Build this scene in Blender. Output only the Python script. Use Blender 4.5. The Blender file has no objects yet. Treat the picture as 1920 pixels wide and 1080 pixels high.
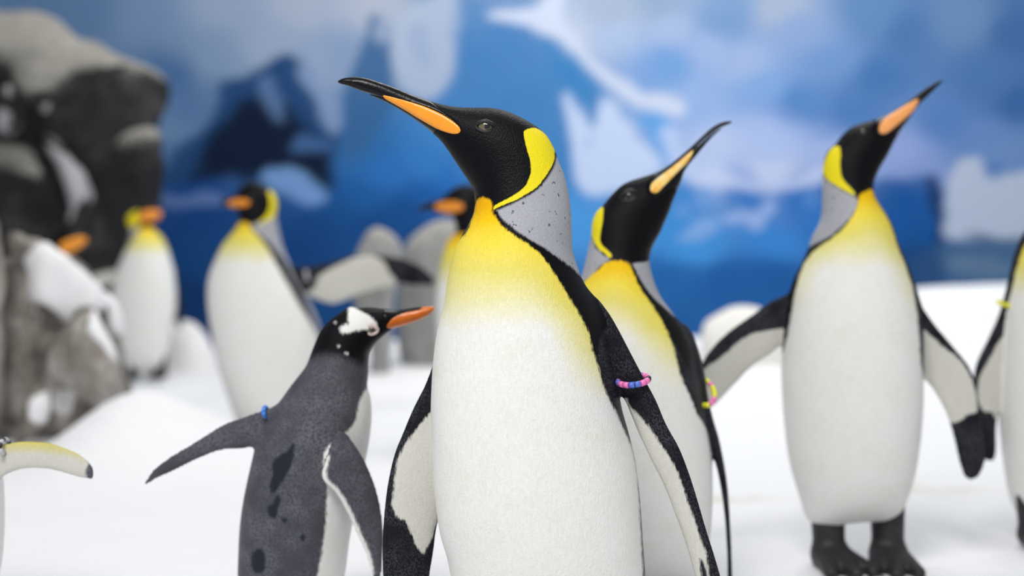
import bpy, bmesh, math, random
import numpy as np
from mathutils import Vector, Matrix, noise as mnoise

random.seed(4)
rng = np.random.RandomState(4)
sc = bpy.context.scene
COL = sc.collection

# ------------------------------------------------------------------ camera
FPX = 2667.0          # 50 mm lens on a 36 mm sensor, in pixels of a 1920 wide frame
CAMZ = 0.573          # eye height of the photographer (crouching)
HORIZON = 500.0       # image row of the horizon
cam_d = bpy.data.cameras.new('camera')
cam_d.lens = 50.0
cam_d.sensor_width = 36.0
cam_d.shift_y = -40.0 / 1920.0
cam_d.dof.use_dof = True
cam_d.dof.focus_distance = 1.95
cam_d.dof.aperture_fstop = 1.9
cam_d.clip_start = 0.05
cam = bpy.data.objects.new('camera', cam_d)
COL.objects.link(cam)
cam.location = (0, 0, CAMZ)
cam.rotation_euler = (math.pi / 2, 0, 0)
sc.camera = cam

# ------------------------------------------------------------------ light
sc.view_settings.view_transform = 'Standard'
sc.view_settings.look = 'None'
sc.view_settings.gamma = 1.0
sc.view_settings.use_curve_mapping = False
sc.view_settings.exposure = 0.03

world = bpy.data.worlds.new('habitat_ambient')
world.use_nodes = True
bg = world.node_tree.nodes['Background']
bg.inputs['Color'].default_value = (0.93, 0.96, 1.0, 1)
bg.inputs['Strength'].default_value = 0.41
sc.world = world


def area_light(name, loc, target, size, size_y, energy, color):
    l = bpy.data.lights.new(name, 'AREA')
    l.shape = 'RECTANGLE'
    l.size, l.size_y = size, size_y
    l.energy = energy
    l.color = color
    o = bpy.data.objects.new(name, l)
    COL.objects.link(o)
    o.location = loc
    d = Vector(target) - Vector(loc)
    o.rotation_euler = d.to_track_quat('-Z', 'Y').to_euler()
    return o


area_light('ceiling_lamp', (-0.7, -0.3, 3.5), (0.2, 2.6, 0.4), 1.5, 1.1, 124, (1.0, 0.985, 0.96))
area_light('ceiling_lamp', (0.8, 5.2, 4.2), (0.4, 5.6, 0.0), 3.5, 1.6, 100, (1.0, 0.99, 0.97))
area_light('mural_lamp', (0.9, 7.4, 4.6), (0.9, 10.0, 1.5), 6.0, 0.5, 138, (1.0, 0.99, 0.97))


# ------------------------------------------------------------------ small helpers
def lin(c):
    c = c / 255.0
    return c / 12.92 if c <= 0.04045 else ((c + 0.055) / 1.055) ** 2.4


def rgb(r, g, b):
    return (lin(r), lin(g), lin(b), 1.0)


def C(ox, oy, s, pts):
    """points read in an enlarged crop of the photograph -> photograph pixels"""
    return [(ox + p[0] / s, oy + p[1] / s) for p in pts]


def spline(pts, n=4, closed=True):
    """Catmull-Rom through the points"""
    P = np.asarray(pts, float)
    N = len(P)
    out = []
    for i in range(N if closed else N - 1):
        if closed:
            p0, p1, p2, p3 = P[i - 1], P[i], P[(i + 1) % N], P[(i + 2) % N]
        else:
            p0, p1, p2, p3 = P[max(i - 1, 0)], P[i], P[i + 1], P[min(i + 2, N - 1)]
        a = np.linalg.norm(p1 - p0) ** .5 + 1e-9
        b = np.linalg.norm(p2 - p1) ** .5 + 1e-9
        c = np.linalg.norm(p3 - p2) ** .5 + 1e-9
        m1 = (p2 - p1) + b * ((p1 - p0) / a - (p2 - p0) / (a + b))
        m2 = (p2 - p1) + b * ((p3 - p2) / c - (p3 - p1) / (b + c))
        for t in np.arange(n) / n:
            out.append((2 * p1 - 2 * p2 + m1 + m2) * t ** 3 + (-3 * p1 + 3 * p2 - 2 * m1 - m2) * t ** 2 + m1 * t + p1)
    return np.array(out)


def poly_sdf(P, X, Z):
    """signed distance to a closed polygon, positive inside"""
    X = np.asarray(X, np.float32)
    Z = np.asarray(Z, np.float32)
    P = np.asarray(P, np.float32)
    best = np.full(X.shape, 1e9, np.float32)
    ins = np.zeros(X.shape, bool)
    for i in range(len(P)):
        ax, az = P[i - 1]
        bx, bz = P[i]
        ex, ez = bx - ax, bz - az
        L = ex * ex + ez * ez
        if L < 1e-14:
            continue
        wx, wz = X - ax, Z - az
        t = np.clip((wx * ex + wz * ez) / L, 0, 1)
        d = (wx - t * ex) ** 2 + (wz - t * ez) ** 2
        np.minimum(best, d, out=best)
        c = (az > Z) != (bz > Z)
        if abs(ez) > 1e-12:
            ins ^= c & (X < ax + (Z - az) * ex / ez)
    s = np.sqrt(best)
    return np.where(ins, s, -s)


def polys_sdf(polys, X, Z):
    r = None
    for p in polys:
        s = poly_sdf(spline(p, 3), X, Z)
        r = s if r is None else np.maximum(r, s)
    if r is None:
        r = np.full(np.shape(X), -1e3, np.float32)
    return r


def smin(a, b, k):
    h = np.clip(0.5 + 0.5 * (b - a) / k, 0, 1)
    return b + (a - b) * h - k * h * (1 - h)


def bilinear(A, fx, fz):
    nx, nz = A.shape
    fx = np.clip(fx, 0, nx - 1.001)
    fz = np.clip(fz, 0, nz - 1.001)
    i = fx.astype(int)
    j = fz.astype(int)
    u, v = fx - i, fz - j
    return A[i, j] * (1 - u) * (1 - v) + A[i + 1, j] * u * (1 - v) + A[i, j + 1] * (1 - u) * v + A[i + 1, j + 1] * u * v


# ------------------------------------------------------------------ inflating an outline into a rounded solid
def poisson(mask, f):
    """solve lap(u) = -f inside the mask, u = 0 outside (unit grid), coarse to fine"""
    nx, nz = mask.shape
    if min(nx, nz) > 24:
        cm = mask[::2, ::2]
        u0 = poisson(cm, f * 4)
        gx, gz = np.meshgrid(np.arange(nx) / 2.0, np.arange(nz) / 2.0, indexing='ij')
        u = bilinear(u0, gx, gz) if min(u0.shape) > 2 else np.zeros(mask.shape)
        it = 50
    else:
        u = np.zeros(mask.shape)
        it = 400
    m = mask.astype(float)
    m[0, :] = m[-1, :] = 0
    m[:, 0] = m[:, -1] = 0
    u *= m
    for _ in range(it):
        v = np.zeros_like(u)
        v[1:-1, 1:-1] = 0.25 * (u[2:, 1:-1] + u[:-2, 1:-1] + u[1:-1, 2:] + u[1:-1, :-2] + f)
        u = v * m
    return u


class Grid:
    def __init__(self, x0, x1, z0, z1, h):
        self.x0, self.z0, self.h = x0, z0, h
        self.nx = int((x1 - x0) / h) + 2
        self.nz = int((z1 - z0) / h) + 2
        self.x = x0 + np.arange(self.nx) * h
        self.z = z0 + np.arange(self.nz) * h
        self.X, self.Z = np.meshgrid(self.x, self.z, indexing='ij')

    def sample(self, A, x, z):
        return bilinear(A, (np.asarray(x) - self.x0) / self.h, (np.asarray(z) - self.z0) / self.h)


class Solid:
    """closed outline in the x-z plane, swollen to a rounded body about the sheet y = y0(x, z); k = depth / width"""

    def __init__(self, outline, grid, k=0.85, y0=0.0, rough=4):
        self.P = spline(outline, rough) if rough else np.asarray(outline, float)
        g = grid
        s = poly_sdf(self.P, g.X, g.Z).astype(float)
        mask = s > 0
        u = poisson(mask, 2.5 * g.h ** 2)
        known = s > 1.5 * g.h
        if not known.any():
            known = s > 0
        r = np.where(known, u / np.maximum(s, g.h * 0.5), 0)
        kn = known.copy()
        for _ in range(40):
            sm = np.zeros_like(r)
            ct = np.zeros_like(r)
            for dx, dz in ((1, 0), (-1, 0), (0, 1), (0, -1)):
                sm += np.roll(np.roll(r * kn, dx, 0), dz, 1)
                ct += np.roll(np.roll(kn.astype(float), dx, 0), dz, 1)
            new = (~kn) & (ct > 0)
            r[new] = sm[new] / ct[new]
            kn |= new
        r[~kn] = r[known].mean()
        # soften the ratio close to the rim
        for _ in range(6):
            q = 0.25 * (np.roll(r, 1, 0) + np.roll(r, -1, 0) + np.roll(r, 1, 1) + np.roll(r, -1, 1))
            r = np.where(s < 2.5 * g.h, q, r)
        self.grid, self.ratio = g, r
        self.k, self.y0 = k, y0
        self._finish(g, s, r)

    def _finish(self, g, s, r):
        self.s = s
        self.u = s * r
        gx, gz = np.gradient(self.u, g.h)
        self.g2 = gx ** 2 + gz ** 2
        self.K = self.k(g.X, g.Z) if callable(self.k) else np.full(g.X.shape, float(self.k))
        self.Y0 = self.y0(g.X, g.Z) if callable(self.y0) else np.full(g.X.shape, float(self.y0))

    def on(self, g):
        o = object.__new__(Solid)
        o.P, o.k, o.y0, o.grid = self.P, self.k, self.y0, g
        o.ratio = self.grid.sample(self.ratio, g.X, g.Z)
        o._finish(g, poly_sdf(self.P, g.X, g.Z).astype(float), o.ratio)
        return o

    def field(self, Y):
        yy = (Y[None, :, None] - self.Y0[:, None, :]) / self.K[:, None, :]
        G = yy ** 2 - self.u[:, None, :]
        den = np.sqrt(4 * (yy / self.K[:, None, :]) ** 2 + self.g2[:, None, :] + 1.6e-5)
        return (G / den).astype(np.float32)

    def skin(self, x, z):
        """half depth of the solid and its mid sheet at a point"""
        g = self.grid
        u = max(float(g.sample(self.u, x, z)), 0.0)
        return float(g.sample(self.K, x, z)) * math.sqrt(u), float(g.sample(self.Y0, x, z))


def surface_nets(F, x0, y0, z0, h, smooth=2):
    nx, ny, nz = F.shape
    S = F < 0
    c = [(i, j, k) for i in (0, 1) for j in (0, 1) for k in (0, 1)]

    def sl(A, o):
        return A[o[0]:nx - 1 + o[0], o[1]:ny - 1 + o[1], o[2]:nz - 1 + o[2]]
    anyc = np.zeros((nx - 1, ny - 1, nz - 1), bool)
    allc = np.ones_like(anyc)
    for o in c:
        anyc |= sl(S, o)
        allc &= sl(S, o)
    act = anyc & ~allc
    I, J, K = np.nonzero(act)
    idx = np.full(act.shape, -1, np.int64)
    n = len(I)
    idx[I, J, K] = np.arange(n)
    val = {o: F[I + o[0], J + o[1], K + o[2]].astype(float) for o in c}
    acc = np.zeros((n, 3))
    cnt = np.zeros(n)
    for a in c:
        for ax in range(3):
            if a[ax] == 0:
                b = list(a)
                b[ax] = 1
                b = tuple(b)
                va, vb = val[a], val[b]
                m = (va < 0) != (vb < 0)
                t = np.where(m, va / np.where(m, va - vb, 1), 0)
                p = np.array(a, float)[None, :] + np.eye(3)[ax][None, :] * t[:, None]
                acc += p * m[:, None]
                cnt += m
    V = acc / np.maximum(cnt, 1)[:, None] + np.stack([I, J, K], 1)
    quads = []
    for ax in range(3):
        o1, o2 = [(1, 2), (2, 0), (0, 1)][ax]
        A = [slice(None)] * 3
        B = [slice(None)] * 3
        A[ax] = slice(0, -1)
        B[ax] = slice(1, None)
        for o in (o1, o2):
            A[o] = slice(1, -1)
            B[o] = slice(1, -1)
        a, b = S[tuple(A)], S[tuple(B)]
        for flip, m in ((False, a & ~b), (True, ~a & b)):
            e = np.stack(np.nonzero(m), 1)
            if not len(e):
                continue
            e[:, o1] += 1
            e[:, o2] += 1
            q = []
            for d1, d2 in ((-1, -1), (0, -1), (0, 0), (-1, 0)):
                f = e.copy()
                f[:, o1] += d1
                f[:, o2] += d2
                q.append(idx[f[:, 0], f[:, 1], f[:, 2]])
            q = np.stack(q, 1)
            quads.append(q[:, ::-1] if flip else q)
    Q = np.concatenate(quads) if quads else np.zeros((0, 4), int)
    Q = Q[(Q >= 0).all(1)]
    E = np.concatenate([Q[:, [0, 1]], Q[:, [1, 2]], Q[:, [2, 3]], Q[:, [3, 0]]])
    for it in range(smooth):
        for w in (0.5, -0.42) if smooth > 2 else (0.4,):
            tot = np.zeros_like(V)
            deg = np.bincount(E[:, 0], minlength=n) + np.bincount(E[:, 1], minlength=n)
            for ax in range(3):
                tot[:, ax] = np.bincount(E[:, 0], V[E[:, 1], ax], n) + np.bincount(E[:, 1], V[E[:, 0], ax], n)
            V = V + w * (tot / np.maximum(deg, 1)[:, None] - V)
    V = V * h + np.array([x0, y0, z0])
    return V, Q


def mesh_np(name, V, Q, mat, parent=None, attrs=None, smooth=True):
    me = bpy.data.meshes.new(name)
    n, q = len(V), len(Q)
    k = Q.shape[1]
    me.vertices.add(n)
    me.vertices.foreach_set('co', np.asarray(V, np.float32).ravel())
    me.loops.add(q * k)
    me.loops.foreach_set('vertex_index', np.asarray(Q, np.int32).ravel())
    me.polygons.add(q)
    me.polygons.foreach_set('loop_start', np.arange(q, dtype=np.int32) * k)
    me.update(calc_edges=True)
    me.polygons.foreach_set('use_smooth', np.full(q, bool(smooth)))
    for an, av in (attrs or {}).items():
        if av.ndim == 1:
            a = me.attributes.new(an, 'FLOAT', 'POINT')
            a.data.foreach_set('value', np.asarray(av, np.float32))
        else:
            a = me.attributes.new(an, 'FLOAT_COLOR', 'POINT')
            a.data.foreach_set('color', np.asarray(av, np.float32).ravel())
    me.validate()
    if mat:
        me.materials.append(mat)
    o = bpy.data.objects.new(name, me)
    COL.objects.link(o)
    if parent:
        o.parent = parent
    return o


def bm_obj(name, bm, mat, parent=None, smooth=True):
    me = bpy.data.meshes.new(name)
    bm.normal_update()
    bm.to_mesh(me)
    bm.free()
    for p in me.polygons:
        p.use_smooth = smooth
    if mat:
        me.materials.append(mat)
    o = bpy.data.objects.new(name, me)
    COL.objects.link(o)
    if parent:
        o.parent = parent
    return o


def thing(name, label, cat, loc, group=None):
    o = bpy.data.objects.new(name, None)
    o.empty_display_size = 0.05
    COL.objects.link(o)
    o.location = loc
    o['label'] = label
    o['category'] = cat
    if group:
        o['group'] = group
    return o


# ------------------------------------------------------------------ materials
def new_mat(name):
    m = bpy.data.materials.new(name)
    m.use_nodes = True
    nt = m.node_tree
    return m, nt, nt.nodes['Principled BSDF']


class NB:
    """terse node building"""

    def __init__(self, nt):
        self.nt = nt

    def put(self, sock, v):
        if isinstance(v, bpy.types.NodeSocket):
            self.nt.links.new(v, sock)
        elif v is not None:
            sock.default_value = v

    def math(self, op, a, b=None, c=None, clamp=False):
        n = self.nt.nodes.new('ShaderNodeMath')
        n.operation = op
        n.use_clamp = clamp
        for i, v in enumerate((a, b, c)):
            if v is not None:
                self.put(n.inputs[i], v)
        return n.outputs[0]

    def attr(self, name, out='Fac'):
        n = self.nt.nodes.new('ShaderNodeAttribute')
        n.attribute_name = name
        return n.outputs[out]

    def coord(self, scale=(1, 1, 1), rot=(0, 0, 0)):
        t = self.nt.nodes.new('ShaderNodeTexCoord')
        m = self.nt.nodes.new('ShaderNodeMapping')
        m.inputs['Scale'].default_value = scale
        m.inputs['Rotation'].default_value = rot
        self.nt.links.new(t.outputs['Object'], m.inputs['Vector'])
        return m.outputs[0]

    def noise(self, vec, scale, detail=3, rough=0.5, out='Fac', dist=0.0):
        n = self.nt.nodes.new('ShaderNodeTexNoise')
        n.inputs['Scale'].default_value = scale
        n.inputs['Detail'].default_value = detail
        n.inputs['Roughness'].default_value = rough
        n.inputs['Distortion'].default_value = dist
        self.nt.links.new(vec, n.inputs['Vector'])
        return n.outputs[out]

    def voronoi(self, vec, scale, out='Distance'):
        n = self.nt.nodes.new('ShaderNodeTexVoronoi')
        n.inputs['Scale'].default_value = scale
        self.nt.links.new(vec, n.inputs['Vector'])
        return n.outputs[out]

    def mix(self, f, a, b, blend='MIX'):
        n = self.nt.nodes.new('ShaderNodeMix')
        n.data_type = 'RGBA'
        n.blend_type = blend
        self.put(n.inputs[0], f)
        self.put(n.inputs[6], a)
        self.put(n.inputs[7], b)
        return n.outputs[2]

    def ramp(self, f, stops):
        n = self.nt.nodes.new('ShaderNodeValToRGB')
        e = n.color_ramp.elements
        while len(e) < len(stops):
            e.new(0.5)
        for el, (p, c) in zip(e, stops):
            el.position = p
            el.color = c
        self.put(n.inputs[0], f)
        return n.outputs[0]

    def range(self, v, a, b, c=0.0, d=1.0):
        n = self.nt.nodes.new('ShaderNodeMapRange')
        n.interpolation_type = 'SMOOTHSTEP'
        self.put(n.inputs[0], v)
        n.inputs[1].default_value, n.inputs[2].default_value = a, b
        n.inputs[3].default_value, n.inputs[4].default_value = c, d
        return n.outputs[0]

    def bump(self, h, strength, dist):
        n = self.nt.nodes.new('ShaderNodeBump')
        n.inputs['Strength'].default_value = strength
        n.inputs['Distance'].default_value = dist
        self.put(n.inputs['Height'], h)
        return n.outputs[0]


def plumage(name, back, back2, grey, edge=0.0022, feather=1.0, soft_head=1.0):
    """feathers: the colour fields come with the skin as distances to their borders, in metres"""
    m, nt, p = new_mat(name)
    b = NB(nt)
    v = b.coord()
    fine = b.noise(v, 420, 2, 0.6)
    vs = b.coord((1.0, 1.0, 0.30))
    streak = b.noise(vs, 330, 3, 0.6)
    broad = b.noise(v, 22, 3, 0.5)
    wob = b.math('MULTIPLY_ADD', b.math('SUBTRACT', streak, 0.5), 0.0075 * feather,
                 b.math('MULTIPLY', b.math('SUBTRACT', b.noise(v, 60, 2), 0.5), 0.004))

    def mask(a, w=edge):
        return b.range(b.math('ADD', b.attr(a), wob), -w, w)
    # back and flippers: dark slate with scale-like feather tips
    cell = b.voronoi(b.coord((1.0, 1.0, 0.7)), 480)
    tips = b.range(cell, 0.15, 0.75)
    tone = b.math('MULTIPLY', b.math('SUBTRACT', 1.0, tips), b.range(broad, 0.25, 0.75))
    col = b.mix(tone, back, back2)
    g2 = (grey[0] * 1.25, grey[1] * 1.25, grey[2] * 1.25, 1)
    g1 = (grey[0] * 0.72, grey[1] * 0.72, grey[2] * 0.72, 1)
    gcol = b.mix(b.math('MULTIPLY_ADD', fine, 0.7, b.math('MULTIPLY', broad, 0.3)), g1, g2)
    fleck = b.range(b.noise(v, 150, 2, 0.5), 0.655, 0.72)
    gcol = b.mix(b.math('MULTIPLY', fleck, 0.8), gcol, (0.02, 0.02, 0.024, 1))
    col = b.mix(mask('m_grey', edge * 1.4), col, gcol)
    bcol = b.mix(fine, (0.0016, 0.0016, 0.002, 1), (0.008, 0.008, 0.011, 1))
    col = b.mix(mask('m_black', edge * soft_head), col, bcol)
    # breast: orange at the throat, through yellow to white
    ch = b.math('ADD', b.attr('chest'), b.math('MULTIPLY', b.math('SUBTRACT', streak, 0.5), 0.10))
    ch = b.math('ADD', ch, b.math('MULTIPLY', b.math('SUBTRACT', broad, 0.5), 0.12))
    fcol = b.ramp(ch, [(0.0, (0.84, 0.44, 0.003, 1)), (0.12, (0.88, 0.56, 0.010, 1)), (0.30, (0.86, 0.69, 0.075, 1)),
                       (0.52, (0.76, 0.68, 0.17, 1)), (0.74, (0.79, 0.745, 0.40, 1)), (1.0, (0.82, 0.815, 0.79, 1))])
    st2 = b.math('MULTIPLY_ADD', streak, 0.22, 0.87)
    st2 = b.math('MULTIPLY_ADD', broad, 0.06, b.math('SUBTRACT', st2, 0.03))
    comb = nt.nodes.new('ShaderNodeCombineColor')
    for i in range(3):
        nt.links.new(st2, comb.inputs[i])
    fcol = b.mix(1.0, fcol, comb.outputs[0], 'MULTIPLY')
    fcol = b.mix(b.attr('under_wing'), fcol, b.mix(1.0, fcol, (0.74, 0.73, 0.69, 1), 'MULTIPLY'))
    col = b.mix(mask('m_front'), col, fcol)
    col = b.mix(mask('m_spot'), col, b.mix(fine, (0.010, 0.012, 0.017, 1), (0.03, 0.035, 0.05, 1)))
    ecol = b.mix(fine, (0.74, 0.60, 0.008, 1), (0.86, 0.74, 0.03, 1))
    col = b.mix(b.range(b.math('ADD', b.attr('m_ear'), b.math('MULTIPLY', wob, 0.35)), -edge * 0.4, edge * 0.4), col, ecol)
    nt.links.new(col, p.inputs['Base Color'])
    p.inputs['Roughness'].default_value = 0.42
    p.inputs['Specular IOR Level'].default_value = 0.075
    h = b.math('MULTIPLY_ADD', streak, 0.5, b.math('MULTIPLY', cell, 0.6))
    h = b.math('MULTIPLY_ADD', b.noise(b.coord((1.0, 1.0, 0.6), (0.3, 0.4, 0.2)), 800, 2, 0.6), 0.5, h)
    nt.links.new(b.bump(h, 0.5, 0.0014), p.inputs['Normal'])
    return m


def plain(name, col, rough=0.5, spec=0.5, var=0.0, scale=60, bump=0.0, coat=0.0):
    m, nt, p = new_mat(name)
    b = NB(nt)
    n = b.noise(b.coord(), scale, 4, 0.55)
    lo = tuple(c * (1 - var) for c in col[:3]) + (1,)
    hi = tuple(min(c * (1 + var), 1) for c in col[:3]) + (1,)
    nt.links.new(b.mix(n, lo, hi), p.inputs['Base Color'])
    p.inputs['Roughness'].default_value = rough
    p.inputs['Specular IOR Level'].default_value = spec
    p.inputs['Coat Weight'].default_value = coat
    if bump:
        nt.links.new(b.bump(n, bump, 0.002), p.inputs['Normal'])
    return m


KING = plumage('king_plumage', (0.009, 0.0095, 0.013, 1), (0.062, 0.065, 0.078, 1), (0.38, 0.385, 0.42, 1))
GENTOO = plumage('gentoo_plumage', (0.062, 0.062, 0.076, 1), (0.175, 0.175, 0.205, 1), (0.30, 0.30, 0.34, 1), 0.003, 1.0, 4.0)
BEAK = plain('horn_black', (0.005, 0.005, 0.007, 1), 0.24, 0.2, 0.4, 300, 0.15, 0.0)
PLATE = plain('bill_plate_orange', (0.88, 0.32, 0.025, 1), 0.22, 0.35, 0.12, 40, 0.0, 0.05)
PLATE_PALE, _nt, _p = new_mat('bill_plate_pale')
_b = NB(_nt)
_nt.links.new(_b.ramp(_b.noise(_b.coord(), 38, 3, 0.5), [(0.40, (0.86, 0.66, 0.30, 1)), (0.52, (0.88, 0.60, 0.17, 1)), (0.64, (0.86, 0.38, 0.05, 1))]), _p.inputs['Base Color'])
_p.inputs['Roughness'].default_value = 0.28
_p.inputs['Specular IOR Level'].default_value = 0.3
PLATE_PEACH = plain('bill_plate_peach', (0.86, 0.36, 0.12, 1), 0.25, 0.35, 0.15, 40, 0.0, 0.05)
PLATE_DEEP = plain('bill_plate_deep', (0.80, 0.27, 0.02, 1), 0.35, 0.4, 0.15, 40)
BILL_GENTOO = plain('bill_gentoo', (0.66, 0.15, 0.012, 1), 0.3, 0.5, 0.2, 60, 0.0, 0.2)
IRIS = plain('iris_olive', (0.13, 0.10, 0.052, 1), 0.12, 0.5, 0.4, 500, 0.0, 0.4)
IRIS_DARK = plain('iris_dark', (0.022, 0.017, 0.010, 1), 0.10, 0.5, 0.4, 500, 0.0, 0.8)
PUPIL = plain('pupil', (0.003, 0.003, 0.003, 1), 0.08, 0.5, 0, 10, 0.0, 0.8)
LID = plain('eyelid_skin', (0.009, 0.009, 0.011, 1), 0.5, 0.4, 0.5, 500, 0.4)
LID_PALE = plain('eyelid_pale', (0.62, 0.50, 0.46, 1), 0.5, 0.4, 0.2, 300)
FOOT = plain('foot_leather', (0.022, 0.019, 0.020, 1), 0.55, 0.4, 0.6, 90, 0.5)
CLAW = plain('claw_horn', (0.010, 0.009, 0.009, 1), 0.35, 0.5, 0.3, 90)
BEADS = {'p': plain('bead_pink', (0.85, 0.20, 0.50, 1), 0.35), 'b': plain('bead_blue', (0.10, 0.17, 0.62, 1), 0.35),
         'k': plain('bead_black', (0.006, 0.006, 0.006, 1), 0.25), 'y': plain('bead_yellow', (0.80, 0.78, 0.03, 1), 0.35),
         's': plain('bead_silver', (0.55, 0.55, 0.58, 1), 0.12, 0.9), 'c': plain('bead_sky_blue', (0.05, 0.25, 0.80, 1), 0.35)}
SNOW_W = plain('packed_snow', (0.86, 0.865, 0.88, 1), 0.75, 0.3, 0.03, 9, 0.25)


# ------------------------------------------------------------------ penguins
def px2x(px, D):
    return (px - 960.0) * D / FPX


def py2z(py, D):
    return CAMZ - (py - HORIZON) * D / FPX


foot_meshes = {}


def foot_proto():
    """one webbed foot with a feathered shank: three toes forward (towards -y), base at z = 0"""
    h = 0.004
    x = np.arange(-0.062, 0.063, h)
    y = np.arange(-0.10, 0.055, h)
    z = np.arange(-0.012, 0.118, h)
    X, Y, Z = np.meshgrid(x, y, z, indexing='ij')

    def caps(a, b, r0, r1):
        a, b = np.array(a), np.array(b)
        e = b - a
        t = np.clip(((X - a[0]) * e[0] + (Y - a[1]) * e[1] + (Z - a[2]) * e[2]) / (e @ e), 0, 1)
        return np.sqrt((X - a[0] - t * e[0]) ** 2 + (Y - a[1] - t * e[1]) ** 2 + (Z - a[2] - t * e[2]) ** 2) - (r0 + (r1 - r0) * t)
    F = caps((0, 0.014, 0.028), (0, 0.02, 0.105), 0.024, 0.027)
    for tx, ty in ((-0.034, -0.060), (0, -0.075), (0.034, -0.060)):
        F = smin(F, caps((tx * 0.25, 0.012, 0.026), (tx, ty, 0.011), 0.019, 0.0105), 0.010)
    F = smin(F, caps((0, 0.01, 0.016), (0, -0.035, 0.007), 0.022, 0.008), 0.02)
    F = np.maximum(F, -Z)
    return surface_nets(F.astype(np.float32), x[0], y[0], z[0], h, 2)


FV, FQ = foot_proto()
_foot_me = None
_claw_me = None


def add_foot(parent, x, y, rz=0.0, s=1.0):
    global _foot_me, _claw_me
    if _foot_me is None:
        o = mesh_np('foot', FV, FQ, FOOT)
        _foot_me = o.data
        bpy.data.objects.remove(o)
        bm = bmesh.new()
        bmesh.ops.create_cone(bm, cap_ends=True, segments=8, radius1=0.0062, radius2=0.0012, depth=0.024)
        for v in bm.verts:
            v.co = Vector((v.co.x, -v.co.z - 0.008, v.co.y * 0.8 + 0.0085 - 0.10 * max(v.co.z, 0) * 3))
        o = bm_obj('claw', bm, CLAW)
        _claw_me = o.data
        bpy.data.objects.remove(o)
    f = bpy.data.objects.new('foot', _foot_me)
    COL.objects.link(f)
    f.parent = parent
    f.location = (x, y, 0)
    f.rotation_euler = (0, 0, rz)
    f.scale = (s, s, s)
    for tx, ty, a in ((-0.034, -0.060, -0.5), (0, -0.075, 0), (0.034, -0.060, 0.5)):
        c = bpy.data.objects.new('claw', _claw_me)
        COL.objects.link(c)
        c.parent = f
        c.location = (tx, ty, 0)
        c.rotation_euler = (0, 0, a)
    return f


def add_eye(parent, solid, off, x, z, r, iris=IRIS, lid=LID, open_=0.62, tilt=0.0, sides=(-1, 1), look=0.0, lidw=0.30):
    """eyeball with pupil and eyelids set into both sides of the head"""
    d, y0 = solid.skin(x, z)
    for s in sides:
        y = y0 + s * (d - r * 0.55)
        bm = bmesh.new()
        bmesh.ops.create_uvsphere(bm, u_segments=24, v_segments=16, radius=r)
        e = bm_obj('eye', bm, iris, parent)
        e.location = (x - off[0], y, z - off[2])
        bm = bmesh.new()
        bmesh.ops.create_uvsphere(bm, u_segments=16, v_segments=10, radius=r * 0.40)
        for v in bm.verts:
            v.co.y *= 0.25
        pu = bm_obj('pupil', bm, PUPIL, e)
        pu.location = (look * r, s * r * 0.93, 0)
        # lids: an almond shaped rim
        bm = bmesh.new()
        N, M = 28, 8
        ring = []
        for i in range(N):
            t = 2 * math.pi * i / N
            cx, cz = 1.18 * r * math.cos(t), open_ * r * math.sin(t) * (1.05 - 0.25 * abs(math.cos(t)))
            yy = math.sqrt(max((r * 1.06) ** 2 - min(cx * cx * 0.72 + cz * cz, r * r), 0.0)) * s
            rr = r * lidw * (1.25 if math.sin(t) > 0 else 0.9)
            row = []
            for j in range(M):
                a = 2 * math.pi * j / M
                row.append(bm.verts.new((cx + rr * math.cos(a) * math.cos(t) * 1.3, yy + rr * math.sin(a) * 0.8, cz + rr * math.cos(a) * math.sin(t) * 1.5)))
            ring.append(row)
        for i in range(N):
            for j in range(M):
                bm.faces.new((ring[i][j], ring[(i + 1) % N][j], ring[(i + 1) % N][(j + 1) % M], ring[i][(j + 1) % M]))
        bmesh.ops.recalc_face_normals(bm, faces=bm.faces)
        l = bm_obj('eyelid', bm, lid, e)
        e.rotation_euler = (0, tilt, 0)


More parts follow.
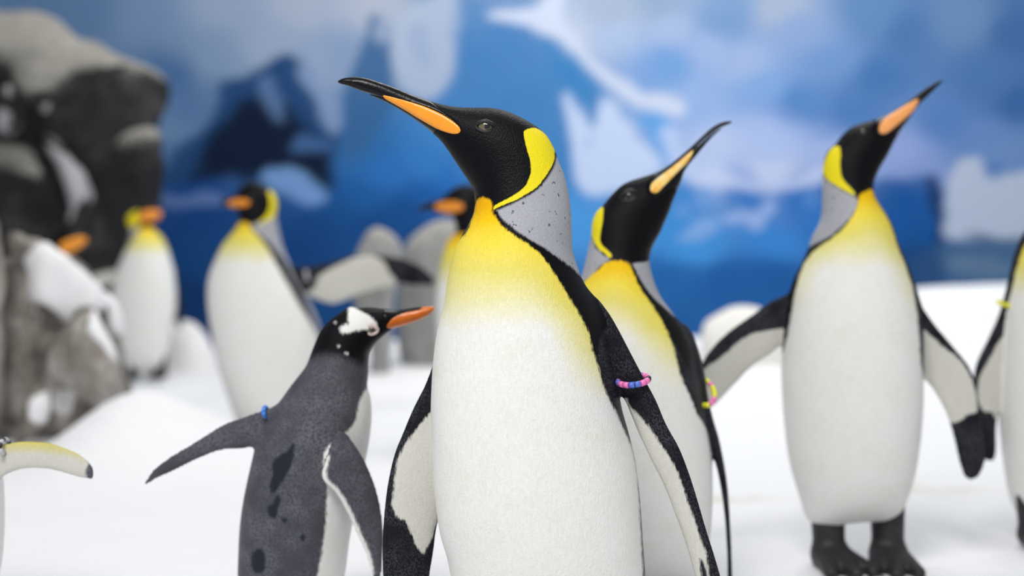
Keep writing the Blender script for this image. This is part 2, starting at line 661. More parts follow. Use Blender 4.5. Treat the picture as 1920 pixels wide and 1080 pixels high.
def add_band(parent, centre, a, b, axis_tilt, yaw, codes, br=0.0033, name='flipper_band'):
    """beads threaded on a loop round the flipper; a, b = half axes of the loop"""
    R = Matrix.Rotation(axis_tilt, 4, 'Y') @ Matrix.Rotation(yaw, 4, 'X')
    bm = bmesh.new()
    N, M = 48, 6
    ring = []
    for i in range(N):
        t = 2 * math.pi * i / N
        c = Vector((a * math.cos(t), b * math.sin(t), 0))
        nrm = Vector((math.cos(t), math.sin(t), 0))
        ring.append([bm.verts.new(R @ (c + nrm * br * .3 * math.cos(q) + Vector((0, 0, br * .3 * math.sin(q))))) for q in (2 * math.pi * j / M for j in range(M))])
    for i in range(N):
        for j in range(M):
            bm.faces.new((ring[i][j], ring[(i + 1) % N][j], ring[(i + 1) % N][(j + 1) % M], ring[i][(j + 1) % M]))
    bmesh.ops.recalc_face_normals(bm, faces=bm.faces)
    band = bm_obj(name, bm, BEADS['k'], parent)
    band.location = centre
    n = len(codes)
    per = 2 * math.pi * math.sqrt((a * a + b * b) / 2)
    L = per / n
    # equal arc positions
    ts = np.linspace(0, 2 * math.pi, 721)
    pts = np.stack([a * np.cos(ts), b * np.sin(ts)], 1)
    acc = np.concatenate([[0], np.cumsum(np.linalg.norm(np.diff(pts, axis=0), axis=1))])
    cache = {}
    for i, cd in enumerate(codes):
        t = float(np.interp((i + .5) / n * acc[-1], acc, ts))
        if cd not in cache:
            bm = bmesh.new()
            seg, prof = 12, [(-.5, .72), (-.46, 1), (.46, 1), (.5, .72)]
            rows = [[bm.verts.new((acc[-1] / n * .97 * px_, br * pr * math.cos(2 * math.pi * k / seg), br * pr * math.sin(2 * math.pi * k / seg))) for k in range(seg)] for px_, pr in prof]
            for r0, r1 in zip(rows, rows[1:]):
                for k in range(seg):
                    bm.faces.new((r0[k], r0[(k + 1) % seg], r1[(k + 1) % seg], r1[k]))
            bm.faces.new(rows[0][::-1])
            bm.faces.new(rows[-1])
            bmesh.ops.recalc_face_normals(bm, faces=bm.faces)
            o = bm_obj('bead', bm, BEADS[cd])
            cache[cd] = o.data
            bpy.data.objects.remove(o)
        o = bpy.data.objects.new('bead', cache[cd])
        COL.objects.link(o)
        o.parent = band
        ang = math.atan2(b * math.cos(t), -a * math.sin(t))
        o.matrix_local = R @ Matrix.Translation((a * math.cos(t), b * math.sin(t), 0)) @ Matrix.Rotation(ang, 4, 'Z')
    return band


def penguin(name, label, D, h, outline, depth=0.85, head_depth=0.78, head_row=None, lean=0.0, flippers=(), beaks=(), cut=(),
            front=(), grey=(), black=(), ear=(), spot=(), chest=None, wrap=0.03, mat=None, feet=None, group=None,
            ground=0.0, base_px=None, blend=0.014, back_front=False, smooth=2, foot_scale=1.0, beak_h=None, yl=None):
    """one bird. outline: body, neck, head and bill; flippers: dicts; beaks: (part name, outline of the part, swell, material)"""
    def W(pts):
        return [(px2x(x, D), py2z(y, D)) for x, y in pts]
    allp = np.array(W(outline) + [q for f in flippers for q in W(f['outline'])])
    mg = 5 * h
    g = Grid(allp[:, 0].min() - mg, allp[:, 0].max() + mg, allp[:, 1].min() - mg, allp[:, 1].max() + mg, h)
    zr = py2z(head_row, D) if head_row else 9.0
    bw = 0.06 * D / 2

    def kfun(X, Z):
        t = np.clip((Z - (zr - bw)) / (2 * bw), 0, 1)
        t = t * t * (3 - 2 * t)
        return depth + (head_depth - depth) * t

    def yfun(X, Z):
        return lean * (Z - 0.45) * np.ones_like(X)
    body = Solid(W(outline), g, kfun, yfun)
    fl = []
    for f in flippers:
        Xs = np.array(W(f['outline']))
        xr, zr0 = W([f['root']])[0]
        a, bx, bz = f.get('y', 0.0), f.get('bx', 0.0), f.get('bz', 0.0)
        fl.append(Solid(W(f['outline']), g, f.get('k', 0.26), (lambda a, bx, bz, xr, zr0: (lambda X, Z: a + bx * (X - xr) + bz * (Z - zr0)))(a, bx, bz, xr, zr0)))
    ymax = max([np.max(body.K * np.sqrt(np.maximum(body.u, 0)) + np.abs(body.Y0) * (body.u > 0))] +
               [np.max((s.K * np.sqrt(np.maximum(s.u, 0)) + np.abs(s.Y0)) * (s.u > 0)) for s in fl]) + 4 * h
    Y = np.arange(-ymax, ymax + h, h)
    F = body.field(Y)
    if cut:
        cs = polys_sdf([W(c) for c in cut], g.X, g.Z)
        F = np.maximum(F, cs[:, None, :].astype(np.float32))
    for s in fl:
        F = smin(F, s.field(Y), blend).astype(np.float32)
    V, Q = surface_nets(F, g.x[0], Y[0], g.z[0], h, smooth)
    del F
    # colour fields on the skin
    x, y, z = V[:, 0], V[:, 1], V[:, 2]

    def dist(s):
        yy = (y - g.sample(s.Y0, x, z)) / g.sample(s.K, x, z)
        return (yy ** 2 - g.sample(s.u, x, z)) / np.sqrt(4 * (yy / g.sample(s.K, x, z)) ** 2 + g.sample(s.g2, x, z) + 1.6e-5)
    db = dist(body)
    yb = y - g.sample(body.Y0, x, z)
    near = D / (D - np.abs(yb))            # the outlines were read on the near skin
    mx = px2x(960, D) + x * near
    mz = CAMZ + (z - CAMZ) * near

    def M(polys):
        return polys_sdf([W(p) for p in polys], mx, mz).astype(float)
    m_front = M(front)
    if back_front:
        m_front = np.where(yb > 0, m_front, m_front)
    elif wrap is not None:
        m_front = np.minimum(m_front, wrap - yb)
    m_grey, m_black, m_ear, m_spot = M(grey), M(black), M(ear), M(spot)
    pxs = 960 + mx * FPX / D
    pys = HORIZON - (mz - CAMZ) * FPX / D
    ch = chest(pxs, pys, m_front) if chest else np.ones(len(V))
    dfs = [dist(s) for s in fl]
    wing = np.zeros(len(V))
    for i, (s, f) in enumerate(zip(fl, flippers)):
        df = dfs[i]
        on = (df < db - 0.002) | (g.sample(body.s, x, z) < -0.006)
        for e in dfs[:i] + dfs[i + 1:]:
            on &= df < e
        fm = polys_sdf([W(p) for p in f.get('white', [])], x, z).astype(float)
        side = f.get('side', -1)
        ys = (y - g.sample(s.Y0, x, z)) * side
        fm = np.minimum(fm, ys * 4 + 0.004)
        m_front = np.where(on, fm, m_front)
        m_black = np.where(on, -1.0, m_black)
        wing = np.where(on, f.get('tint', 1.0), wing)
        m_grey = np.where(on, -1.0, m_grey)
        fs = polys_sdf([W(p) for p in f.get('spot', [])], x, z).astype(float)
        m_spot = np.where(on, fs, m_spot)
        cv = f.get('chest')
        ch = np.where(on, cv(pxs, pys) if cv else 1.0, ch)
    bx_, by_ = base_px if base_px else (None, None)
    ox = px2x(bx_, D) if bx_ is not None else 0.5 * (allp[:, 0].min() + allp[:, 0].max())
    root = thing(name, label, 'penguin', (ox, D, ground), group)
    off = np.array([ox, 0, ground])
    cl = lambda a: np.clip(a, -0.05, 0.05)
    mesh_np('body', V - off, Q, mat, root, {'m_front': cl(m_front), 'm_grey': cl(m_grey), 'm_black': cl(m_black), 'm_ear': cl(m_ear),
                                             'm_spot': cl(m_spot), 'under_wing': wing, 'chest': np.clip(ch, 0, 1)})
    # bill parts share the swelling of the head, cut out of it along their own outlines
    for pn, pol, swell, pm in beaks:
        P = spline(W(pol), 4)
        hh = beak_h or h * 0.6
        gb = Grid(P[:, 0].min() - 6 * hh, P[:, 0].max() + 6 * hh, P[:, 1].min() - 6 * hh, P[:, 1].max() + 6 * hh, hh)
        sb = body.on(gb)
        ym = float(np.max(sb.K * np.sqrt(np.maximum(sb.u, 0)) * (poly_sdf(P, gb.X, gb.Z) > -hh) + np.abs(sb.Y0))) + abs(swell) + 4 * hh
        Yb = np.arange(-ym, ym + hh, hh)
        Fb = sb.field(Yb) - swell
        e2 = -poly_sdf(P, gb.X, gb.Z)[:, None, :] * np.ones_like(Fb)
        Fb = -smin(-Fb, -e2, 0.0022)
        bv, bq = surface_nets(Fb.astype(np.float32), gb.x[0], Yb[0], gb.z[0], hh, 2)
        mesh_np(pn, bv - off, bq, pm, root)
    if feet:
        for fx, fy, rz in feet:
            add_foot(root, px2x(fx, D) - ox, fy, rz, foot_scale)
    return root, body, off


def band_at(root, off, D, px, py, y, a_px, b, tilt, yaw, codes, br=0.0033):
    return add_band(root, (px2x(px, D) - off[0], y, py2z(py, D) - off[2]), a_px * D / FPX, b, tilt, yaw, codes, br)


# ================================================================== SETTING
# ------------------------------------------------------------------ painted mural behind the enclosure
WALL_D = 10.0
KPX = WALL_D / FPX
MX0, MX1, MZ0, MZ1, MS = -9.0, 9.0, -0.1, 3.9, 0.025


def sstep(a, b, x):
    t = np.clip((x - a) / (b - a), 0, 1)
    return t * t * (3 - 2 * t)


mxs = np.arange(MX0, MX1 + MS, MS)
mzs = np.arange(MZ0, MZ1 + MS, MS)
MXg, MZg = np.meshgrid(mxs, mzs, indexing='ij')
PXg = np.clip(960 + MXg / KPX, -150, 2070)
PYg = np.clip(HORIZON - (MZg - CAMZ) / KPX, -120, 660)
# wobble so that the painted edges are brushy
nz1 = np.array([mnoise.fractal(Vector((a * 1.9, b * 1.9, 3.1)), 0.9, 2.0, 4) for a, b in zip(MXg.ravel(), MZg.ravel())]).reshape(MXg.shape)
nz2 = np.array([mnoise.fractal(Vector((a * 2.3 + 9, b * 2.3, 7.7)), 0.9, 2.0, 4) for a, b in zip(MXg.ravel(), MZg.ravel())]).reshape(MXg.shape)
WX, WY = PXg + 16 * nz1, PYg + 16 * nz2
ctrl = [  # px, py, sRGB colour of the paint
    (0, 0, (92, 122, 168)), (150, 20, (92, 122, 168)), (280, 30, (112, 138, 178)), (420, 20, (140, 158, 188)), (560, 10, (158, 170, 192)),
    (700, 8, (168, 178, 196)), (860, 5, (110, 140, 185)), (330, 140, (72, 105, 158)), (400, 110, (122, 145, 180)), (500, 90, (145, 162, 190)),
    (600, 100, (140, 158, 190)), (320, 240, (100, 128, 172)), (350, 200, (85, 115, 165)), (300, 300, (70, 104, 156)), (640, 90, (130, 152, 188)),
    (680, 260, (42, 98, 164)), (720, 320, (40, 105, 182)), (680, 360, (24, 84, 158)), (800, 300, (48, 116, 188)), (840, 250, (60, 124, 192)),
    (900, 120, (72, 122, 184)), (960, 100, (78, 126, 188)), (960, 180, (62, 122, 188)), (1050, 130, (66, 128, 190)),
    (1080, 60, (180, 192, 214)), (1150, 60, (162, 182, 214)), (1150, 20, (158, 172, 195)), (1260, 60, (158, 176, 210)), (1240, 10, (138, 160, 190)),
    (1250, 120, (108, 152, 208)), (1370, 40, (112, 146, 192)), (1330, 100, (150, 172, 212)), (1400, 110, (152, 174, 212)), (1360, 50, (112, 146, 192)),
    (1460, 20, (158, 172, 196)), (1300, 190, (142, 172, 218)), (1430, 170, (122, 160, 212)), (1500, 60, (132, 158, 202)), (1550, 110, (106, 144, 198)),
    (1620, 30, (92, 130, 182)), (1700, 60, (72, 112, 172)), (1800, 40, (100, 132, 178)), (1900, 60, (62, 100, 162)), (1650, 150, (68, 112, 176)),
    (1500, 200, (82, 128, 192)), (1600, 210, (74, 118, 184)), (1850, 150, (72, 112, 172)), (1900, 200, (54, 96, 162)), (1780, 230, (82, 122, 186)),
    (1350, 280, (176, 192, 226)), (1450, 270, (165, 185, 225)), (1450, 320, (186, 198, 228)), (1560, 300, (160, 178, 220)), (1700, 280, (140, 160, 210)),
    (1720, 310, (128, 150, 202)), (1850, 250, (98, 132, 190)), (1330, 330, (180, 196, 230)), (1600, 325, (150, 172, 218)), (1880, 280, (104, 136, 190)),
    (1280, 370, (58, 128, 200)), (1400, 360, (46, 110, 188)), (1500, 370, (40, 104, 184)), (1300, 470, (62, 140, 212)), (1450, 460, (52, 126, 204)),
    (1700, 370, (18, 82, 160)), (1650, 430, (24, 92, 170)), (1720, 440, (18, 78, 154)), (1250, 420, (60, 136, 208)), (1540, 420, (40, 108, 188)),
    (1250, 520, (34, 102, 176)), (1350, 530, (26, 86, 160)), (1450, 530, (24, 84, 158)), (1300, 590, (32, 92, 162)), (1700, 520, (22, 70, 132)),
    (1250, 640, (34, 90, 158)), (1500, 640, (34, 80, 140)),
    (800, 380, (20, 86, 165)), (860, 330, (34, 104, 186)), (640, 400, (16, 72, 140)), (760, 395, (14, 70, 142)), (600, 430, (10, 64, 132)), (700, 420, (12, 66, 134)),
    (560, 470, (10, 60, 126)), (800, 460, (14, 66, 130)), (380, 410, (10, 60, 128)), (360, 480, (12, 64, 128)), (350, 560, (10, 52, 108)),
    (340, 350, (14, 66, 140)), (620, 560, (14, 66, 130)), (100, 300, (70, 104, 156)), (100, 500, (12, 60, 126)), (1000, 300, (54, 126, 196)), (1050, 420, (70, 146, 214)), (1000, 520, (44, 110, 184)),
]
ca = np.array([(a, b) for a, b, _ in ctrl], float)
cc = np.array([[lin(v) for v in c] for _, _, c in ctrl])
wsum = np.zeros(MXg.shape)
paint = np.zeros(MXg.shape + (3,))
for (a, b_), c_ in zip(ca, cc):
    w_ = 1.0 / (((WX - a) ** 2 + (1.35 * (WY - b_)) ** 2) + 500.0) ** 1.9
    wsum += w_
    paint += w_[..., None] * c_
paint /= wsum[..., None]


def daub(pts, col, soft, op=1.0, rough=10.0):
    global paint
    s_ = poly_sdf(spline(pts, 3), WX, WY) + rough * nz2
    m_ = sstep(-soft, soft, s_) * op
    paint = paint * (1 - m_[..., None]) + m_[..., None] * np.array([lin(v) for v in col])


# far dark mountain with snow streaks
daub([(300, 345), (325, 285), (380, 235), (410, 175), (435, 145), (500, 128), (550, 108), (582, 128), (606, 180), (640, 230), (642, 270), (622, 300), (618, 352), (585, 345), (540, 325), (505, 322), (470, 338), (430, 326), (400, 335), (380, 322), (350, 340), (320, 350)], (30, 66, 120), 12)
daub([(345, 335), (372, 285), (395, 240), (430, 205), (480, 188), (530, 200), (562, 225), (612, 255), (630, 300), (622, 350), (560, 326), (500, 322), (465, 338), (430, 326), (400, 334)], (0, 18, 50), 18, 0.98)
daub([(566, 128), (590, 118), (606, 160), (640, 190), (645, 225), (632, 250), (608, 232), (592, 190), (575, 160)], (128, 150, 192), 9, 0.85)
daub([(495, 150), (512, 160), (528, 205), (526, 230), (508, 222), (492, 190)], (92, 118, 168), 9, 0.75)
daub([(560, 260), (620, 252), (632, 270), (600, 285), (550, 282)], (72, 108, 168), 9, 0.7)
daub([(488, 322), (520, 314), (580, 325), (610, 345), (622, 372), (590, 384), (540, 366), (500, 350)], (112, 150, 204), 9, 0.95)
daub([(525, 372), (560, 366), (585, 384), (560, 398), (530, 394)], (30, 76, 148), 8, 0.7)
daub([(250, 356), (330, 358), (420, 366), (424, 384), (330, 386), (250, 382)], (92, 116, 172), 6, 0.9)
# second mountain
daub([(640, 215), (660, 130), (675, 70), (692, 34), (712, 36), (735, 60), (742, 130), (742, 200), (700, 260), (640, 300)], (50, 94, 150), 10, 0.9)
daub([(738, 60), (770, 15), (850, 10), (862, 30), (852, 90), (842, 140), (826, 170), (800, 190), (770, 178), (748, 160), (738, 110)], (170, 184, 206), 12, 0.85, 16)
daub([(700, 50), (725, 40), (735, 62), (722, 82), (702, 72)], (160, 174, 200), 8, 0.7)
daub([(770, 60), (790, 56), (806, 120), (790, 130)], (140, 160, 196), 9, 0.5)
# the big iceberg
daub([(845, 170), (858, 70), (875, 8), (905, 0), (950, 40), (1015, 66), (1070, 105), (1120, 165), (1160, 240), (1150, 330), (1000, 360), (850, 330)], (64, 120, 184), 10, 0.6)
daub([(880, 12), (935, 0), (1000, 0), (1005, 14), (950, 18), (915, 22)], (96, 136, 188), 7, 0.8)
daub([(908, 22), (960, 22), (1010, 12), (1030, -20), (1060, -10), (1058, 40), (1090, 78), (1135, 118), (1180, 150), (1230, 172), (1272, 192), (1280, 212), (1262, 218), (1215, 200), (1150, 168), (1100, 128), (1066, 86), (1010, 58), (955, 46), (918, 36)], (198, 208, 228), 8, 0.95, 5)
daub([(1010, 64), (1055, 92), (1090, 130), (1120, 180), (1100, 200), (1050, 160)], (56, 122, 188), 10, 0.7)
daub([(1042, 172), (1066, 178), (1100, 205), (1120, 220), (1124, 185), (1150, 172), (1185, 205), (1215, 270), (1235, 310), (1210, 340), (1140, 362), (1100, 362), (1078, 310), (1062, 250)], (190, 206, 234), 9, 0.95)
daub([(1100, 245), (1112, 240), (1118, 270), (1106, 275)], (120, 160, 214), 6, 0.7)
daub([(1196, 205), (1230, 206), (1255, 222), (1250, 300), (1262, 330), (1240, 300), (1220, 250)], (86, 154, 218), 8, 0.85)
daub([(1240, 230), (1262, 240), (1275, 290), (1300, 330), (1262, 330), (1246, 280)], (182, 200, 234), 8, 0.85)
# shore ice and floes
daub([(1290, 345), (1330, 338), (1400, 335), (1460, 338), (1540, 330), (1560, 345), (1480, 352), (1420, 356), (1340, 352)], (190, 202, 232), 7, 0.8)
daub([(1350, 412), (1375, 398), (1420, 385), (1436, 368), (1448, 372), (1444, 398), (1428, 408), (1418, 434), (1400, 432), (1392, 418), (1360, 424)], (146, 172, 220), 6, 0.9, 6)
daub([(1262, 440), (1290, 425), (1335, 416), (1346, 430), (1330, 444), (1280, 452)], (128, 166, 218), 6, 0.85, 6)
daub([(1268, 392), (1285, 380), (1300, 396), (1282, 404)], (110, 156, 214), 6, 0.7, 4)
daub([(1300, 372), (1340, 362), (1348, 378), (1312, 388)], (110, 152, 212), 6, 0.65, 4)
daub([(1500, 370), (1530, 360), (1535, 380), (1505, 386)], (90, 136, 202), 7, 0.6, 4)
# band of still, darker water along the bottom
m_ = sstep(488, 500, PYg + 0.02 * (PXg - 1300) * -1) * sstep(1060, 1180, PXg) * 0.55
paint = paint * (1 - m_[..., None]) + m_[..., None] * np.array([lin(v) for v in (26, 86, 158)])
# dark cliff and pale ice block at the right
daub([(1560, 330), (1640, 322), (1757, 320), (1768, 380), (1764, 470), (1640, 480), (1560, 470)], (14, 76, 152), 9, 0.75)
daub([(1742, 325), (1764, 322), (1768, 440), (1772, 462), (1756, 462), (1752, 420)], (4, 36, 88), 7, 0.8, 3)
daub([(1764, 400), (1772, 340), (1790, 292), (1812, 286), (1835, 300), (1850, 335), (1880, 340), (1960, 330), (2100, 330), (2100, 450), (1880, 446), (1790, 452), (1768, 440)], (178, 190, 210), 8, 0.95)
daub([(1845, 318), (1870, 318), (1875, 336), (1855, 338)], (70, 110, 176), 6, 0.7)
daub([(1800, 436), (1850, 438), (1920, 432), (2000, 440), (2000, 456), (1830, 452)], (70, 92, 122), 6, 0.7, 5)
daub([(1764, 462), (1900, 456), (2100, 456), (2100, 560), (1770, 560), (1720, 530)], (66, 96, 140), 12, 0.9)
daub([(1770, 490), (1900, 480), (2000, 484), (2000, 505), (1800, 510)], (104, 126, 160), 10, 0.6)
daub([(1690, 470), (1760, 468), (1770, 560), (1690, 560)], (20, 62, 118), 14, 0.7)

dk_ = np.clip(1 - paint.mean(-1) / 0.40, 0, 1)[..., None]
paint = paint * (1 + dk_ * np.array([0.0, 0.10, -0.10]))
pal = np.concatenate([np.clip(paint, 0, 1), np.ones(MXg.shape + (1,))], -1).reshape(-1, 4)
MV = np.stack([MXg.ravel(), np.zeros(MXg.size), MZg.ravel()], 1)
ni, nj = MXg.shape
ii, jj = np.meshgrid(np.arange(ni - 1), np.arange(nj - 1), indexing='ij')
a_ = (ii * nj + jj).ravel()
MQ = np.stack([a_, a_ + nj, a_ + nj + 1, a_ + 1], 1)
mm, nt_, p_ = new_mat('mural_paint')
b_n = NB(nt_)
base_c = b_n.attr('paint', 'Color')
dab = b_n.noise(b_n.coord((1, 1, 1.6)), 14, 4, 0.6)
nt_.links.new(b_n.mix(b_n.math('MULTIPLY', dab, 0.16), base_c, (0.0, 0.0, 0.0, 1)), p_.inputs['Base Color'])
p_.inputs['Roughness'].default_value = 0.7
p_.inputs['Specular IOR Level'].default_value = 0.15
mural = mesh_np('mural', MV, MQ, mm, None, {'paint': pal})
mural.location = (0, WALL_D, 0)
mural['label'] = 'large blue painted mural of icebergs, dark mountains and sea covering the back wall'
mural['category'] = 'mural'
bm = bmesh.new()
bmesh.ops.create_cube(bm, size=1)
for v in bm.verts:
    v.co = Vector((v.co.x * 18.4, v.co.y * 0.2 + 0.112, (v.co.z + 0.5) * 4.2 - 0.2))
wall = bm_obj('wall_back', bm, plain('wall_plaster', (0.5, 0.55, 0.62, 1), 0.8, 0.2, 0.05, 20), None, False)
wall.location = (0, WALL_D, 0)
wall['kind'] = 'structure'

# ------------------------------------------------------------------ snow covered floor
gx_ = np.linspace(-5.2, 5.2, 261)
gy_ = np.linspace(-0.6, 9.95, 265)
GX, GY = np.meshgrid(gx_, gy_, indexing='ij')


def gz(x, y):
    """height of the snow"""
    x = np.asarray(x, float)
    y = np.asarray(y, float)
    # the snow rises towards a ridge at the back, higher at the right
    ridge = 0.17 + 0.03 * sstep(0.2, 0.9, x) + 0.265 * sstep(1.15, 2.0, x) + 0.02 * np.sin(x * 3.1 - 0.9) * sstep(1.2, 2.0, x)
    ridge = ridge * sstep(-1.45, -0.8, x) + 0.01
    z = ridge * sstep(3.3 + 1.5 * (1 - sstep(-0.2, 1.2, x)), 7.0, y)
    z = z * (1 - 0.9 * sstep(7.6, 8.8, y))

    def bump(cx, cy, rx, ry, hh):
        return hh * np.exp(-((x - cx) / rx) ** 2 - ((y - cy) / ry) ** 2)
    z = z + bump(-1.12, 4.2, 0.22, 0.35, 0.17) + bump(-0.85, 4.3, 0.34, 0.34, 0.08) + bump(0.95, 5.2, 0.5, 0.45, 0.10)
    z = z + bump(1.9, 6.4, 0.9, 0.5, 0.03)
    return z


nzf = np.array([mnoise.fractal(Vector((a * 1.7, b * 1.7, 0.4)), 1.0, 2.0, 4) for a, b in zip(GX.ravel(), GY.ravel())]).reshape(GX.shape)
flat = np.ones(GX.shape)
GZ = gz(GX, GY) + 0.010 * nzf - 0.006
stain = np.zeros(GX.shape)
for sx, sy, rx, ry, am in ((0.50, 3.55, 0.16, 0.06, 0.8), (0.98, 3.75, 0.10, 0.10, 0.8), (1.12, 3.66, 0.10, 0.06, 0.5), (1.75, 5.8, 0.5, 0.3, 0.35), (0.30, 4.6, 0.2, 0.1, 0.4)):
    stain = np.maximum(stain, am * np.exp(-((GX - sx) / rx) ** 2 - ((GY - sy) / ry) ** 2))
sm_, nts, ps = new_mat('floor_snow')
bs = NB(nts)
sv = bs.coord()
sn = bs.noise(sv, 5, 5, 0.6)
sc1 = bs.mix(sn, (0.83, 0.84, 0.86, 1), (0.88, 0.885, 0.90, 1))
st_ = bs.math('MULTIPLY', bs.attr('stain'), bs.range(bs.noise(sv, 11, 4, 0.6), 0.35, 0.62))
nts.links.new(bs.mix(st_, sc1, (0.62, 0.58, 0.40, 1)), ps.inputs['Base Color'])
ps.inputs['Roughness'].default_value = 0.8
ps.inputs['Specular IOR Level'].default_value = 0.25
nts.links.new(bs.bump(bs.noise(sv, 26, 5, 0.6), 0.5, 0.02), ps.inputs['Normal'])
ni, nj = GX.shape
ii, jj = np.meshgrid(np.arange(ni - 1), np.arange(nj - 1), indexing='ij')
a_ = (ii * nj + jj).ravel()
floor = mesh_np('floor', np.stack([GX.ravel(), GY.ravel(), GZ.ravel()], 1), np.stack([a_, a_ + nj, a_ + nj + 1, a_ + 1], 1), sm_, None, {'stain': stain.ravel()})
floor['kind'] = 'structure'
floor['label'] = 'packed white snow covering the enclosure floor'


# ------------------------------------------------------------------ rocks
def rock_mat(name, lo, mid, hi, streak_scale=(1, 1, 0.35), lit_top=0.35):
    m, nt, p = new_mat(name)
    b = NB(nt)
    v = b.coord(streak_scale)
    n1 = b.noise(v, 5.5, 6, 0.62, dist=0.4)
    n2 = b.noise(b.coord(), 26, 5, 0.65)
    t = b.math('MULTIPLY_ADD', n1, 0.72, b.math('MULTIPLY', n2, 0.28))
    col = b.ramp(t, [(0.30, lo), (0.50, mid), (0.70, hi)])
    if lit_top:
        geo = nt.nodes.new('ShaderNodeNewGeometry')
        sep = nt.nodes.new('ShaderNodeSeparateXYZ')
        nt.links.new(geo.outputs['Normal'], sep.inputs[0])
        up = b.math('MULTIPLY', b.range(b.math('ADD', sep.outputs[2], b.math('MULTIPLY', b.math('SUBTRACT', n2, 0.5), 0.6)), 0.25, 0.8), lit_top)
        col = b.mix(up, col, b.mix(n1, (0.26, 0.25, 0.22, 1), (0.52, 0.50, 0.45, 1)))  # light from above painted in: upward faces mixed towards a paler tone
    nt.links.new(col, p.inputs['Base Color'])
    p.inputs['Roughness'].default_value = 0.75
    p.inputs['Specular IOR Level'].default_value = 0.3
    nt.links.new(b.bump(t, 0.8, 0.06), p.inputs['Normal'])
    return m


def rock(name, label, D, h, lumps, mat, ground=0.0, rough=0.05, scale=3.0, snow=(), cat='rock', vstretch=1.0, snow_mat=None, snow_thick=0.012, joint=0.015):
    """lumps: (outline, depth / width, sheet offset in depth); craggy noise; snow lies as a part of its own"""
    def W(pts):
        return [(px2x(x, D), py2z(y, D)) for x, y in pts]
    allp = np.array([q for l in lumps for q in W(l[0])])
    mg = 6 * h + rough
    g = Grid(allp[:, 0].min() - mg, allp[:, 0].max() + mg, allp[:, 1].min() - mg, allp[:, 1].max() + mg, h)
    def sheet(v):
        if not isinstance(v, tuple):
            return v
        a, bx, bz, px, py = v
        return lambda X, Z: a + bx * (X - px2x(px, D)) + bz * (Z - py2z(py, D))
    ss = [Solid(W(l[0]), g, l[1], sheet(l[2]), 2) for l in lumps]
    ymin = min(np.min((s.Y0 - s.K * np.sqrt(np.maximum(s.u, 0)))[s.s > 0]) for s in ss) - mg
    ymax = max(np.max((s.Y0 + s.K * np.sqrt(np.maximum(s.u, 0)))[s.s > 0]) for s in ss) + mg
    Y = np.arange(ymin, ymax + h, h)
    F = None
    for s in ss:
        f = s.field(Y)
        F = f if F is None else smin(F, f, joint)
    # crags: cellular steps and folds
    step = 2
    xs, ys, zs = g.x[::step], Y[::step], g.z[::step]
    N = np.zeros((len(xs), len(ys), len(zs)), np.float32)
    for i, a in enumerate(xs):
        for j, b in enumerate(ys):
            for k, c in enumerate(zs):
                if abs(F[i * step, j * step, k * step]) < rough * 2.5 + 2 * h:
                    q = Vector((a * scale, b * scale, c * scale * vstretch))
                    d, _ = mnoise.voronoi(q)
                    N[i, j, k] = (d[1] - d[0]) * 0.9 - 0.45 + 0.6 * mnoise.fractal(q * 1.3, 0.9, 2.1, 3)
    N = np.repeat(np.repeat(np.repeat(N, step, 0), step, 1), step, 2)[:F.shape[0], :F.shape[1], :F.shape[2]]
    for ax in range(3):
        N = (np.roll(N, 1, ax) + 2 * N + np.roll(N, -1, ax)) / 4
    F = F - rough * N
    gi = max(int((ground - 0.05 - g.z[0]) / h), 0)
    F[:, :, :max(gi, 1)] = 1.0
    F[0] = F[-1] = 1.0
    F[:, 0] = F[:, -1] = 1.0
    F[:, :, -1] = 1.0
    V, Q = surface_nets(F.astype(np.float32), g.x[0], Y[0], g.z[0], h, 1)
    ox = float(allp[:, 0].mean())
    root = thing(name, label, cat, (ox, D, ground))
    off = np.array([ox, 0, ground])
    mesh_np('rock_body', V - off, Q, mat, root, smooth=True)
    for pol, yr in snow:
        s2 = poly_sdf(spline(W(pol), 3), g.X, g.Z)
        n = np.array([[mnoise.noise(Vector((a * 7, 0, c * 7))) for c in g.z[::2]] for a in g.x[::2]])
        n = np.repeat(np.repeat(n, 2, 0), 2, 1)[:g.nx, :g.nz]
        s2 = s2 + 0.03 * n
        Fs = np.maximum(F - snow_thick, -(s2[:, None, :] * np.ones_like(F)))
        yy = Y[None, :, None]
        Fs = np.maximum(Fs, yy - yr)
        Fs[0] = Fs[-1] = 1
        Fs[:, 0] = Fs[:, -1] = 1
        Fs[:, :, 0] = Fs[:, :, -1] = 1
        v, q = surface_nets(Fs.astype(np.float32), g.x[0], Y[0], g.z[0], h, 2)
        lab = np.arange(len(v))
        for _ in range(400):
            m = lab[q].min(1)
            new = lab.copy()
            for c in range(4):
                np.minimum.at(new, q[:, c], m)
            new = new[new]
            if (new == lab).all():
                break
            lab = new
        for u_ in np.unique(lab):
            sel = lab == u_
            if sel.sum() < 60:
                continue
            ren = np.cumsum(sel) - 1
            o = mesh_np('snow_patch', (v - off)[sel], ren[q[sel[q[:, 0]]]], snow_mat or SNOW_W, root)
            o['label'] = 'white snow lying on the rock'
    return root


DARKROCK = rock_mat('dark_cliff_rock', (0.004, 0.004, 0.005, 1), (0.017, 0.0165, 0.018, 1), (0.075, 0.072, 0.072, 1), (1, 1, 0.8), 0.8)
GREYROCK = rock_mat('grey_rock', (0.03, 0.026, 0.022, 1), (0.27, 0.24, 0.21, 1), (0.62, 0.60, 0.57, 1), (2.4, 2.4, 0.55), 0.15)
BOULDER = rock_mat('boulder_rock', (0.17, 0.17, 0.16, 1), (0.31, 0.31, 0.30, 1), (0.48, 0.48, 0.47, 1), (1, 1, 0.6), 0.8)

